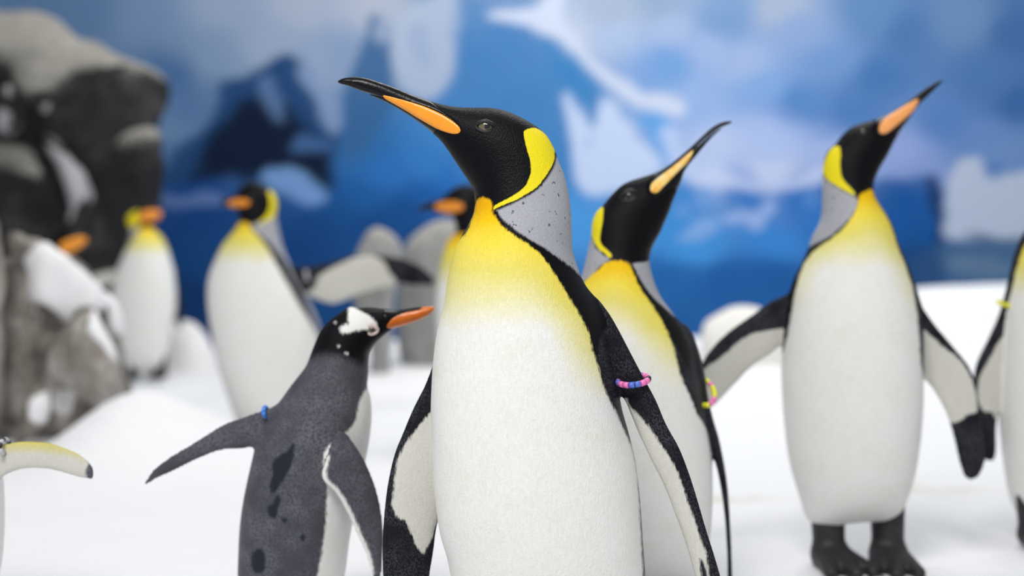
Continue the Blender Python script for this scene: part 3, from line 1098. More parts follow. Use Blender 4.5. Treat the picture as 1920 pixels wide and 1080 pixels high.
R2 = lambda pts: C(0, 0, 2.572, pts)
rock('rock_cliff', 'big dark overhanging rock cliff rising at the upper left before the mural', 7.7, 0.033, [
    (R2([(-900, -200), (-300, -130), (0, 20), (110, 66), (250, 114), (400, 150), (520, 196), (620, 236), (705, 280), (768, 335), (782, 400), (772, 500), (745, 600), (765, 680), (775, 770), (750, 845), (690, 890), (662, 960), (645, 1050), (625, 1180), (610, 1320), (590, 1500), (560, 1800), (-900, 1800)]), 0.36, 0.30),
    (R2([(-900, -190), (-300, -120), (0, 28), (110, 72), (250, 120), (400, 156), (520, 202), (620, 242), (705, 288), (764, 340), (700, 440), (560, 490), (420, 560), (240, 540), (140, 430), (0, 380), (-300, 400), (-900, 500)]), 0.60, (-0.22, 0.0, 0.95, 300, 100)),
    (R2([(560, 640), (660, 600), (745, 610), (768, 680), (770, 770), (750, 840), (690, 880), (600, 840), (540, 740)]), 0.8, (-0.02, 0, 0.5, 240, 290)),
    (R2([(20, 390), (110, 400), (170, 480), (150, 620), (60, 690), (-60, 640), (-100, 460)]), 0.8, -0.08),
    (R2([(-160, 690), (120, 690), (230, 790), (265, 900), (170, 950), (0, 940), (-200, 860)]), 0.8, (-0.05, 0, 0.6, 40, 310)),
    (R2([(200, 650), (300, 680), (400, 840), (480, 1000), (440, 1180), (330, 1300), (260, 1200), (320, 1000), (280, 840)]), 0.8, -0.02),
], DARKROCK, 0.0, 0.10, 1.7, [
    (R2([(200, 690), (270, 690), (330, 760), (400, 870), (445, 950), (400, 1000), (330, 1080), (290, 1060), (330, 960), (300, 850), (240, 760)]), 0.4),
    (R2([(20, 530), (80, 520), (100, 600), (60, 660), (20, 620)]), 0.4),
    (R2([(170, 480), (220, 470), (235, 530), (200, 570), (170, 540)]), 0.4),
], snow_mat=plain('frost', (0.42, 0.41, 0.43, 1), 0.8, 0.2, 0.25, 12, 0.3), snow_thick=0.022, joint=0.03)

R3 = lambda pts: C(0, 380, 2.453, pts)
rock('snowy_rock', 'craggy grey brown rock capped with snow at the left edge of the enclosure', 4.7, 0.017, [
    (R3([(-220, 60), (-60, 20), (20, 45), (55, 100), (80, 240), (95, 420), (90, 620), (70, 900), (40, 1150), (-220, 1150)]), 0.9, -0.12),
    (R3([(40, 130), (110, 122), (200, 128), (262, 190), (330, 250), (410, 312), (452, 400), (470, 500), (400, 560), (250, 560), (120, 470), (70, 300)]), 0.75, 0.02),
    (R3([(190, 500), (250, 490), (275, 530), (250, 640), (215, 780), (160, 810), (130, 740), (160, 620)]), 0.8, -0.16),
    (R3([(270, 590), (350, 520), (440, 470), (490, 500), (545, 590), (590, 690), (615, 800), (620, 880), (560, 940), (430, 960), (330, 900), (250, 780)]), 0.7, -0.06),
    (R3([(150, 820), (230, 810), (300, 880), (290, 980), (210, 1100), (120, 1150), (90, 1080), (140, 960)]), 0.8, -0.14),
    (R3([(-200, 200), (200, 250), (440, 420), (540, 600), (580, 800), (560, 1150), (-200, 1150)]), 0.45, 0.18),
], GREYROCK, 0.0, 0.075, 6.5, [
    (R3([(95, 260), (130, 220), (200, 180), (262, 200), (330, 255), (408, 318), (450, 400), (462, 440), (430, 480), (370, 500), (320, 560), (275, 560), (265, 480), (215, 470), (150, 455), (110, 420)]), 0.2),
    (R3([(440, 440), (470, 450), (520, 540), (575, 660), (600, 740), (560, 740), (500, 640), (455, 560)]), 0.2),
    (R3([(120, 500), (190, 490), (185, 560), (150, 640), (125, 700), (110, 620)]), 0.1),
    (R3([(100, 840), (150, 830), (175, 880), (140, 940), (100, 930)]), 0.1),
    (R3([(210, 880), (280, 850), (320, 900), (270, 990), (225, 960)]), 0.1),
], vstretch=0.42)
R4 = lambda pts: C(520, 330, 2.77, pts)
rock('grey_boulder', 'pale grey pointed boulder behind the gentoo penguin', 6.2, 0.022, [
    (R4([(395, 420), (430, 330), (475, 262), (530, 250), (590, 280), (645, 335), (660, 400), (640, 520), (615, 640), (610, 800), (600, 1010), (560, 1080), (480, 1080), (470, 900), (400, 700), (385, 560)]), 0.7, 0.0),
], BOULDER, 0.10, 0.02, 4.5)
rock('grey_boulder', 'darker grey sloping boulder beside the hidden king penguin', 6.4, 0.022, [
    (R4([(640, 420), (665, 340), (740, 280), (830, 228), (900, 210), (960, 240), (1000, 340), (1010, 560), (1000, 800), (960, 1000), (800, 1020), (640, 1000), (610, 800), (620, 600)]), 0.6, 0.0),
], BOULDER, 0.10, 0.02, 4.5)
rock('snow_lump', 'rounded lump of old snow beside the far left king penguin', 7.6, 0.022, [
    ([(300, 640), (312, 612), (345, 598), (378, 615), (400, 655), (412, 700), (405, 760), (360, 790), (310, 780), (296, 700)], 0.8, 0.0)],
    plain('old_snow', (0.78, 0.77, 0.77, 1), 0.8, 0.2, 0.06, 10, 0.3), -0.05, 0.02, 5.0, cat='snow')
rock('snow_lump', 'knobbly lump of snow at the water edge behind the outstretched flipper', 5.6, 0.018, [
    ([(1312, 640), (1318, 606), (1345, 585), (1372, 572), (1410, 572), (1440, 585), (1470, 600), (1500, 640), (1500, 760), (1400, 790), (1320, 770)], 0.8, 0.0),
    ([(1310, 650), (1320, 612), (1352, 600), (1372, 640), (1365, 700), (1320, 710)], 0.9, -0.05)],
    plain('grainy_snow', (0.80, 0.78, 0.74, 1), 0.8, 0.2, 0.10, 30, 0.5), 0.05, 0.02, 7.0, cat='snow')


# ================================================================== PENGUINS
KG = 'king penguins standing on the snow'
GG = 'gentoo penguins on the snow'


def ramp_chest(p0, p1, side=0.0):
    def f(px, py, mf):
        t = np.clip((py - p0) / (p1 - p0), 0, 1)
        return t
    return f


# ------------------------------------------------------------------ the king penguin in front
H1 = lambda pts: C(620, 120, 3.6, pts)
N1 = lambda pts: C(700, 360, 3.0, pts)
B1 = lambda pts: C(680, 680, 2.6667, pts)
top1 = H1([(48, 121), (62, 108), (90, 97), (150, 90), (230, 95), (330, 125), (430, 160), (540, 205), (640, 240), (740, 270), (860, 292), (960, 295), (1060, 295), (1150, 308), (1230, 335), (1330, 385), (1420, 445), (1470, 500), (1510, 575), (1545, 670), (1580, 760), (1605, 870), (1622, 1000)])
right1 = [(1072, 437), (1073, 467), (1080, 493), (1095, 530), (1113, 558), (1132, 595), (1142, 640), (1152, 700), (1164, 760), (1178, 810), (1190, 860), (1199, 930), (1205, 1020), (1209, 1080), (1206, 1150), (1180, 1210), (1120, 1238), (1000, 1246), (900, 1236), (860, 1190)]
left1 = [(847, 1110), (845, 1078), (837.5, 1040), (826, 1002), (819, 957), (814, 905), (811, 849), (808, 774), (809, 730), (812, 680), (817, 637), (825, 597), (832, 573), (837, 537), (843, 503), (852, 470), (863, 447), (880, 417), (888, 400)]
low1 = H1([(972, 965), (984, 915), (972, 862), (950, 820), (910, 760), (850, 670), (790, 580), (740, 515), (680, 460), (600, 400), (520, 345), (420, 285), (330, 240), (220, 195), (120, 152)])
ear1 = H1([(1305, 458), (1330, 437), (1370, 431), (1410, 443), (1452, 478), (1492, 540), (1513, 592), (1507, 650), (1482, 710), (1440, 772), (1390, 832), (1330, 872), (1270, 907), (1200, 938), (1140, 963), (1098, 980), (1108, 955), (1150, 930), (1210, 900), (1262, 868), (1310, 828), (1337, 780), (1353, 710), (1349, 660), (1330, 590), (1314, 530)])
grey1 = H1([(1106, 990), (1140, 975), (1210, 950), (1290, 910), (1360, 870), (1420, 815), (1475, 745), (1510, 680), (1525, 620), (1700, 620), (1760, 1100)]) + N1([(1180, 300), (1210, 560)]) + N1([(1190, 515), (1130, 452), (1050, 392), (950, 318), (862, 266), (790, 215), (735, 170), (702, 130), (686, 105)])
front1 = N1([(588, 40), (640, 34), (668, 60), (672, 110), (695, 152), (757, 218), (860, 288), (935, 345), (995, 422), (1046, 502), (1106, 602), (1166, 702), (1212, 802), (1234, 882), (1262, 980), (1287, 1070)]) + [(1140, 745), (1153, 768), (1171, 808), (1185, 840), (1193, 875), (1198, 930), (1203, 1020), (1206, 1100), (1200, 1180), (1150, 1300), (800, 1300), (740, 1000), (740, 700), (760, 560), (830, 470), (872, 440), (890, 392)]
head1 = H1([(-100, 0), (1000, 200), (1300, 330), (1440, 440), (1530, 560), (1522, 620), (1505, 690), (1462, 765), (1400, 840), (1330, 885), (1210, 945), (1108, 985), (1050, 930), (1000, 915), (930, 920), (700, 700), (-100, 300)])
black1 = [head1, N1([(660, 60), (690, 95), (706, 126), (740, 165), (795, 210), (865, 258), (955, 308), (1056, 382), (1136, 442), (1215, 530), (1300, 640), (1330, 730), (1300, 780), (1270, 840), (1262, 920), (1200, 900), (1150, 760), (1060, 590), (960, 430), (820, 300), (690, 180)])]


def chest1(px, py, mf):
    t = np.clip((py - 388) / 232.0, 0, 1)
    edge = np.clip(1 - mf / 0.055, 0, 1) * np.clip((px - 960) / 90.0, 0, 1) * np.clip((760 - py) / 120.0, 0, 1)
    return np.clip(t - 0.42 * edge * t, 0, 1)


lf1 = B1([(372, -20), (352, 0), (312, 100), (300, 130), (240, 250), (190, 370), (150, 470), (120, 600), (105, 700), (92, 850), (89, 1000), (96, 1120), (130, 1230), (185, 1290), (250, 1280), (305, 1190), (330, 1060), (346, 960), (357, 870), (378, 790), (420, 640), (470, 400), (470, 150), (430, 20)])
lf1_white = B1([(345, 255), (300, 300), (245, 368), (195, 438), (163, 520), (152, 600), (144, 680), (136, 735), (150, 760), (165, 790), (205, 808), (228, 850), (246, 900), (268, 950), (295, 985), (318, 950), (345, 880), (380, 800), (520, 600), (520, 200), (400, 220)])
rf1 = [(1092, 575), (1113, 560), (1135, 580), (1150, 603), (1176, 653), (1203, 705)] + B1([(1450, 170), (1500, 290), (1560, 400), (1610, 530), (1650, 660), (1690, 800), (1730, 930), (1766, 1060), (1790, 1160), (1800, 1260), (1775, 1320), (1730, 1290), (1690, 1200), (1645, 1060), (1638, 1030), (1590, 860), (1540, 720), (1490, 590), (1430, 470), (1370, 340), (1335, 255), (1300, 170)]) + [(1150, 715), (1126, 660), (1100, 615)]
rf1_white = B1([(1308, 168), (1330, 212), (1380, 258), (1430, 320), (1470, 390), (1530, 470), (1570, 570), (1608, 690), (1640, 780), (1668, 860), (1684, 905), (1690, 960), (1712, 1067), (1716, 1120), (1690, 1120), (1600, 1000), (1500, 760), (1380, 480), (1290, 260)])
rf1_spot = B1([(1656, 935), (1672, 950), (1690, 1010), (1702, 1070), (1704, 1120), (1680, 1120), (1668, 1040)])
D1 = 2.0
root, body, off = penguin(
    'king_penguin', 'largest king penguin, in sharp focus in front, beak pointing left, pink and blue flipper beads', D1, 0.0021,
    top1 + right1 + left1 + low1, 0.86, 0.72, 370,
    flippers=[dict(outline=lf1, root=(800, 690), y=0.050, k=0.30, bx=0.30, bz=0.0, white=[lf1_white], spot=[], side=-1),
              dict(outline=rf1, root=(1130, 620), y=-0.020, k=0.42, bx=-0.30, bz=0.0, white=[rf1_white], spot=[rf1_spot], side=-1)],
    cut=[H1([(0, 0), (300, 60), (540, 185), (650, 252), (740, 325), (830, 395), (866, 440), (860, 478), (800, 466), (740, 440), (700, 455), (660, 470), (560, 410), (0, 200)])],
    beaks=[('upper_beak', H1([(20, 120), (40, 60), (300, 60), (540, 168), (650, 228), (710, 285), (780, 345), (848, 405), (862, 432), (830, 402), (760, 352), (660, 306), (560, 276), (455, 246), (362, 222), (220, 187), (120, 150)]), 0.0004, BEAK),
           ('lower_beak', H1([(112, 153), (220, 191), (362, 226), (455, 250), (560, 280), (660, 310), (760, 356), (830, 406), (885, 450), (890, 490), (800, 486), (740, 470), (700, 490), (600, 430), (300, 260)]), -0.0004, BEAK),
           ('bill_plate', H1([(352, 214), (400, 222), (470, 240), (560, 266), (650, 298), (740, 340), (800, 376), (850, 414), (879, 446), (884, 470), (868, 486), (830, 486), (780, 472), (720, 446), (650, 406), (580, 364), (520, 326), (460, 291), (400, 257), (366, 236)]), 0.0011, PLATE)],
    front=[front1], grey=[grey1], black=black1, ear=[ear1], chest=chest1, wrap=0.05, mat=KING,
    feet=[(985, -0.03, 0.12), (1085, -0.03, -0.1)], base_px=(1020, 1264), group=KG, beak_h=0.0013, blend=0.012)
add_eye(root, body, off, px2x(911, D1), py2z(243, D1), 0.0112, open_=0.62, tilt=math.radians(6), look=0.22, lidw=0.15)
band_at(root, off, D1, 1183, 709, -0.035, 28, 0.020, math.radians(-7), math.radians(14), list('ppbppbbpbppbbppk'), 0.0043)

# ------------------------------------------------------------------ the king penguin just behind it
H2 = lambda pts: C(1060, 200, 3.6, pts)
B2 = lambda pts: C(1060, 480, 1.8, pts)
D2 = 2.45
top2 = H2([(1128, 103), (1105, 98), (1060, 105), (1000, 135), (930, 195), (860, 262), (780, 332), (700, 396), (620, 440), (520, 475), (440, 500), (380, 530), (330, 575), (280, 632), (250, 672), (218, 700), (195, 740), (180, 790), (176, 860), (163, 920), (145, 1010), (125, 1090)])
left2 = [(1078, 560), (1064, 620), (1054, 700), (1050, 800), (1052, 900), (1066, 1000), (1090, 1080), (1120, 1118)]
right2 = [(1200, 1128), (1280, 1115), (1318, 1070), (1330, 1008), (1335, 924), (1332, 858), (1324, 802), (1312, 720), (1300, 660), (1284, 615), (1262, 588), (1236, 552), (1222, 515), (1217, 488)]
low2 = H2([(566, 1030), (575, 980), (600, 920), (640, 850), (670, 780), (700, 710), (725, 640), (750, 580), (780, 510), (800, 450), (830, 400), (870, 350), (920, 290), (980, 220), (1040, 165), (1090, 125)])
ear2 = H2([(252, 676), (254, 740), (246, 800), (236, 860), (233, 900), (250, 938), (290, 972), (315, 1005), (302, 1022), (268, 992), (230, 966), (205, 932), (188, 890), (174, 860), (178, 790), (196, 725), (224, 688)])
front2 = C(700, 360, 3.0, [(1318, 395), (1370, 385), (1430, 398), (1452, 430), (1480, 500), (1520, 570), (1570, 640), (1620, 720), (1660, 800), (1690, 880), (1710, 960), (1740, 1060)]) + [(1290, 735), (1306, 774), (1324, 806), (1336, 870), (1345, 940), (1345, 1100), (1300, 1180), (1000, 1180), (1000, 600), (1080, 540), (1110, 516)]
grey2 = [H2([(170, 868), (200, 940), (240, 985), (285, 1020), (300, 1035), (262, 1052), (225, 1085), (170, 1150), (60, 1200), (60, 900)]),
         C(700, 360, 3.0, [(1456, 405), (1545, 385), (1640, 400), (1640, 560), (1700, 700), (1650, 660), (1590, 612), (1540, 560), (1500, 500), (1470, 450)])]
black2 = [H2([(300, 560), (600, 300), (1200, 0), (1300, 200), (800, 700), (600, 1010), (560, 1040), (470, 1055), (400, 1040), (320, 1020), (318, 1000), (255, 940), (228, 905), (232, 840), (250, 760), (240, 670)]),
          C(700, 360, 3.0, [(1448, 400), (1470, 430), (1520, 520), (1580, 600), (1640, 660), (1700, 730), (1760, 830), (1790, 930), (1770, 990), (1700, 860), (1560, 650), (1480, 520)])]


def chest2(px, py, mf):
    t = np.clip(0.10 + (py - 486) / 165.0, 0, 1)
    t = t - 0.22 * np.exp(-((py - 620) / 40.0) ** 2) * np.clip((px - 1180) / 60.0, 0, 1)
    edge = np.clip(1 - mf / 0.06, 0, 1) * np.clip((740 - py) / 100.0, 0, 1)
    return np.clip(t - 0.35 * edge * t + 0.0, 0, 1)


rf2 = B2([(400, 235), (425, 262), (450, 330), (466, 390), (478, 470), (500, 560), (515, 610), (537, 720), (547, 800), (556, 950), (560, 1060), (560, 1130), (553, 1160), (546, 1120), (543, 1000), (535, 880), (520, 770), (498, 660), (468, 550), (440, 470), (415, 400), (395, 300)])
root, body, off = penguin(
    'king_penguin', 'king penguin right behind the largest one, pale bill plate, pink and yellow flipper beads', D2, 0.0031,
    top2 + left2 + right2 + low2, 0.86, 0.72, 470,
    flippers=[dict(outline=rf2, root=(1290, 640), y=-0.01, k=1.3, bx=0.0, white=[], side=-1),
              dict(outline=[(1080, 640), (1060, 650), (1030, 720), (1000, 820), (975, 950), (968, 1040), (985, 1050), (1010, 1000), (1050, 900), (1085, 780)], root=(1075, 660), y=0.03, k=0.25, white=[], side=-1)],
    cut=[H2([(1300, 0), (1000, 60), (700, 370), (600, 470), (545, 560), (570, 600), (640, 575), (720, 540), (745, 560), (790, 545), (900, 400), (1300, 200)])],
    beaks=[('upper_beak', H2([(1160, 80), (1000, 90), (800, 270), (680, 390), (600, 450), (560, 520), (552, 548), (574, 518), (620, 478), (690, 428), (760, 373), (820, 322), (870, 285), (900, 255), (980, 190), (1060, 135), (1150, 112)]), 0.0004, BEAK),
           ('lower_beak', H2([(1140, 115), (1060, 139), (980, 194), (900, 259), (820, 326), (760, 377), (690, 432), (620, 482), (576, 522), (552, 555), (560, 600), (640, 590), (735, 560), (740, 590), (800, 560), (900, 400), (1060, 190)]), -0.0003, BEAK),
           ('bill_plate', H2([(560, 552), (575, 522), (620, 482), (690, 430), (760, 375), (820, 324), (862, 292), (852, 330), (822, 380), (770, 430), (710, 490), (650, 550), (610, 588), (582, 592), (563, 576)]), 0.0013, PLATE_PALE)],
    front=[front2], grey=grey2, black=black2, ear=[ear2], chest=chest2, wrap=0.03, mat=KING,
    feet=[(1160, -0.03, 0.1), (1250, -0.03, -0.1)], base_px=(1200, 1124), group=KG, beak_h=0.0018)
add_eye(root, body, off, px2x(1177, D2), py2z(370, D2), 0.0115, iris=IRIS_DARK, open_=0.70, tilt=math.radians(-18), look=0.1, lidw=0.22)
band_at(root, off, D2, 1316, 734, -0.016, 20, 0.028, math.radians(-12), math.radians(48), list('ypyyppkpyyppyyppyy'), 0.0046)

# ------------------------------------------------------------------ the king penguin standing at the right
H3 = lambda pts: C(1300, 120, 2.16, pts)
B3 = lambda pts: C(1300, 560, 2.077, pts)
D3 = 2.76
top3 = H3([(1014, 64), (1000, 64), (975, 76), (930, 105), (870, 150), (800, 196), (740, 222), (680, 240), (640, 256), (605, 286), (575, 325), (545, 352), (530, 392), (526, 440), (525, 520), (524, 600), (514, 642), (490, 690), (470, 750), (440, 820), (405, 900)])
left3 = B3([(372, 30), (356, 120), (350, 220), (349, 330), (358, 470), (378, 640), (418, 780), (440, 850), (480, 888), (540, 888)])
right3 = B3([(580, 876), (690, 866), (750, 872), (800, 832), (840, 740), (868, 600), (880, 480), (885, 350), (884, 230), (880, 120)]) + H3([(900, 940), (885, 880), (862, 820), (832, 745), (815, 700), (800, 650), (770, 600), (735, 545)])
low3 = H3([(724, 500), (735, 460), (755, 420), (785, 370), (810, 320), (840, 270), (880, 215), (910, 172), (960, 122), (1000, 82)])
ear3 = H3([(592, 336), (575, 332), (550, 355), (534, 390), (524, 430), (540, 466), (580, 492), (620, 516), (658, 532), (642, 506), (616, 480), (599, 450), (594, 400), (597, 360)])
front3 = H3([(690, 520), (722, 508), (736, 540), (800, 650), (828, 740), (864, 830), (886, 900), (902, 980), (914, 1080)]) + [(1727, 680), (1740, 760), (1740, 900), (1720, 1000), (1480, 1010), (1462, 860), (1460, 700), (1474, 640)] + H3([(392, 1040), (405, 960), (422, 890), (438, 835), (462, 790), (502, 745), (562, 705), (622, 650), (662, 580), (672, 540)])
grey3 = [H3([(510, 445), (545, 474), (590, 505), (640, 530), (662, 545), (667, 570), (640, 618), (600, 658), (560, 693), (520, 714), (480, 735), (430, 770), (400, 700), (470, 560)])]
black3 = [H3([(560, 330), (700, 200), (1100, 0), (1100, 100), (860, 300), (740, 520), (700, 525), (660, 530), (640, 500), (612, 470), (596, 440), (592, 380)]),
          H3([(675, 530), (672, 572), (645, 624), (604, 664), (562, 700), (520, 722), (478, 742), (430, 790), (400, 860), (372, 960), (350, 1080), (380, 1100), (405, 980), (430, 880), (470, 790), (560, 715), (640, 640)]),
          H3([(800, 640), (840, 740), (880, 840), (905, 920), (960, 1100), (910, 1090), (890, 930), (850, 830)])]


def chest3(px, py, mf):
    t = np.clip((py - 350) / 155.0, 0, 1)
    edge = np.clip(1 - mf / 0.04, 0, 1) * np.clip((600 - py) / 80.0, 0, 1)
    return np.clip(t - 0.2 * edge * t, 0, 1)


lf3 = B3([(420, -80), (385, -30), (300, 10), (230, 60), (130, 130), (60, 200), (20, 262), (-20, 330), (-50, 400), (-52, 470), (-10, 478), (40, 440), (80, 412), (150, 340), (230, 262), (300, 215), (340, 180), (400, 120)])
lf3_white = B3([(36, 272), (100, 226), (170, 168), (230, 132), (290, 124), (345, 112), (420, 100), (420, 160), (300, 230), (150, 370), (60, 440), (10, 420), (0, 340)])
rf3 = B3([(845, -60), (872, -20), (900, 40), (940, 100), (1000, 175), (1060, 250), (1086, 302), (1104, 400), (1118, 520), (1130, 600), (1120, 660), (1098, 694), (1075, 705), (1052, 692), (1032, 640), (1010, 540), (980, 440), (930, 350), (884, 290), (850, 180), (835, 60)])
rf3_white = B3([(850, 90), (890, 118), (960, 182), (1030, 238), (1072, 310), (1094, 400), (1090, 440), (1060, 446), (1030, 470), (1004, 482), (970, 470), (900, 340), (840, 260)])
root, body, off = penguin(
    'king_penguin', 'king penguin facing us at the right, flippers spread, bill plate peach, both feet in view', D3, 0.0036,
    top3 + left3 + right3 + low3, 0.88, 0.76, 350,
    flippers=[dict(outline=lf3, root=(1470, 560), y=0.0, k=0.24, bx=0.10, white=[lf3_white], side=-1),
              dict(outline=rf3, root=(1722, 560), y=0.0, k=0.24, bx=-0.10, white=[rf3_white], side=-1)],
    cut=[H3([(1100, 0), (900, 90), (780, 190), (735, 230), (722, 290), (750, 300), (800, 275), (842, 285), (900, 230), (1100, 120)])],
    beaks=[('beak', H3([(1060, 40), (960, 60), (860, 140), (780, 196), (738, 226), (725, 290), (752, 302), (800, 280), (838, 292), (900, 230), (1060, 100)]), -0.0003, BEAK),
           ('bill_plate', H3([(734, 278), (742, 250), (770, 222), (820, 190), (870, 160), (908, 142), (906, 160), (888, 190), (850, 225), (800, 264), (760, 290), (742, 290)]), 0.0016, PLATE_PEACH)],
    front=[front3], grey=grey3, black=black3, ear=[ear3], chest=chest3, wrap=0.02, mat=KING,
    feet=None, base_px=(1600, 1056), group=KG, beak_h=0.0022, ground=-0.012)
for fx, rz in ((1556, 0.25), (1660, -0.10)):
    add_foot(root, px2x(fx, D3) - off[0], -0.03, rz, 1.25)
add_eye(root, body, off, px2x(1612, D3), py2z(250, D3), 0.0095, iris=IRIS_DARK, open_=0.85, lidw=0.16, look=0.1)

# ------------------------------------------------------------------ gentoo seen from the back
G4 = lambda pts: C(260, 540, 2.0, pts)
D4 = 2.3
top4 = G4([(1112, 74), (1100, 69), (1060, 71), (1000, 79), (965, 84), (920, 78), (862, 72), (822, 74), (792, 71), (755, 92), (712, 125), (682, 160), (664, 200), (645, 250), (630, 290), (600, 332), (570, 372), (545, 412), (520, 455), (490, 510), (455, 570), (430, 640), (415, 700), (402, 760), (390, 830), (382, 900), (377, 1000), (374, 1080), (384, 1170), (430, 1240), (520, 1262), (620, 1255), (710, 1215)])
right4 = G4([(752, 1150), (772, 1080), (788, 960), (802, 880), (830, 740), (852, 640), (866, 560), (873, 480), (868, 410), (856, 370)])
low4 = G4([(860, 330), (860, 280), (866, 240), (890, 205), (920, 178), (950, 155), (990, 142), (1050, 121), (1096, 95)])
lw4 = G4([(560, 440), (530, 436), (470, 454), (400, 479), (330, 504), (270, 540), (190, 590), (120, 632), (70, 670), (46, 708), (36, 729), (60, 722), (100, 701), (160, 671), (240, 632), (320, 602), (400, 596), (440, 588), (500, 570), (560, 520)])
rw4 = G4([(770, 510), (800, 520), (830, 560), (862, 612), (892, 680), (912, 740), (925, 800), (935, 900), (930, 1000), (920, 1070), (906, 1078), (890, 1030), (870, 960), (840, 890), (800, 800), (760, 732), (728, 700), (718, 670), (730, 620)])
front4 = G4([(868, 372), (840, 400), (822, 450), (812, 500), (770, 550), (735, 575), (705, 600), (692, 650), (706, 740), (702, 850), (692, 960), (672, 1070), (640, 1300), (1000, 1300), (1000, 380)])
spots4 = [G4([(566, 600), (582, 580), (580, 640), (560, 690), (530, 740), (500, 772), (492, 740), (502, 690), (500, 650), (530, 628)]),
          G4([(520, 775), (534, 790), (520, 830), (508, 866), (488, 850), (484, 820), (500, 812)]),
          G4([(430, 990), (460, 976), (475, 1010), (470, 1060), (440, 1070), (422, 1040)]), G4([(536, 860), (552, 862), (556, 876), (540, 880)]),
          G4([(610, 925), (622, 930), (618, 946), (606, 942)])]
head4w = G4([(788, 66), (810, 74), (842, 92), (872, 112), (896, 140), (888, 158), (850, 156), (806, 162), (790, 158), (786, 130), (785, 95)])
head4w2 = G4([(754, 152), (775, 135), (800, 150), (795, 166), (762, 168)])
root, body, off = penguin(
    'gentoo_penguin', 'grey backed gentoo penguin with white head patch and orange bill, left flipper stretched out', D4, 0.0031,
    top4 + right4 + low4, 0.88, 0.80, 690,
    flippers=[dict(outline=lw4, tint=0.0, root=(520, 780), y=-0.02, k=0.24, bx=0.05, white=[G4([(60, 728), (100, 704), (160, 675), (240, 637), (320, 607), (400, 603), (440, 596), (440, 620), (200, 700), (60, 760)])], side=-1),
              dict(outline=rw4, tint=0.0, root=(660, 800), y=-0.085, k=0.28, bx=0.15, white=[G4([(716, 590), (744, 600), (731, 655), (744, 692), (775, 720), (816, 790), (856, 882), (884, 952), (900, 1030), (880, 1040), (850, 960), (800, 850), (740, 750), (700, 690)])], side=-1)],
    cut=[G4([(1200, 30), (1060, 55), (980, 88), (940, 130), (936, 148), (990, 158), (1060, 130), (1200, 90)])],
    beaks=[('beak', G4([(1200, 30), (1060, 50), (985, 84), (945, 122), (930, 146), (960, 156), (1000, 156), (1060, 130), (1200, 90)]), 0.0, BILL_GENTOO),
           ('bill_ridge', G4([(918, 70), (970, 74), (1000, 70), (1045, 62), (1068, 64), (1060, 80), (1010, 92), (975, 104), (950, 116), (930, 118)]), 0.0008, BEAK)],
    front=[front4, head4w, head4w2] + [G4([(a - 3.5, b), (a, b - 4), (a + 3.5, b), (a, b + 4)]) for a, b in ((750, 218), (778, 246), (738, 130))], black=[G4([(700, 60), (1200, 40), (1000, 160), (900, 210), (868, 250), (850, 290), (790, 270), (700, 250), (640, 260), (640, 160)])],
    spot=spots4, chest=None, wrap=None, mat=GENTOO, feet=[(540, 0.0, 3.0), (610, 0.0, 3.3)], base_px=(575, 1164), group=GG, beak_h=0.0018)
add_eye(root, body, off, px2x(700, D4), py2z(617, D4), 0.0082, lid=LID_PALE, open_=0.85, tilt=math.radians(8), look=0.1, lidw=0.22)
band_at(root, off, D4, 502, 770, -0.02, 9, 0.018, math.radians(80), 0.0, list('ccccccccccc'), 0.0032)

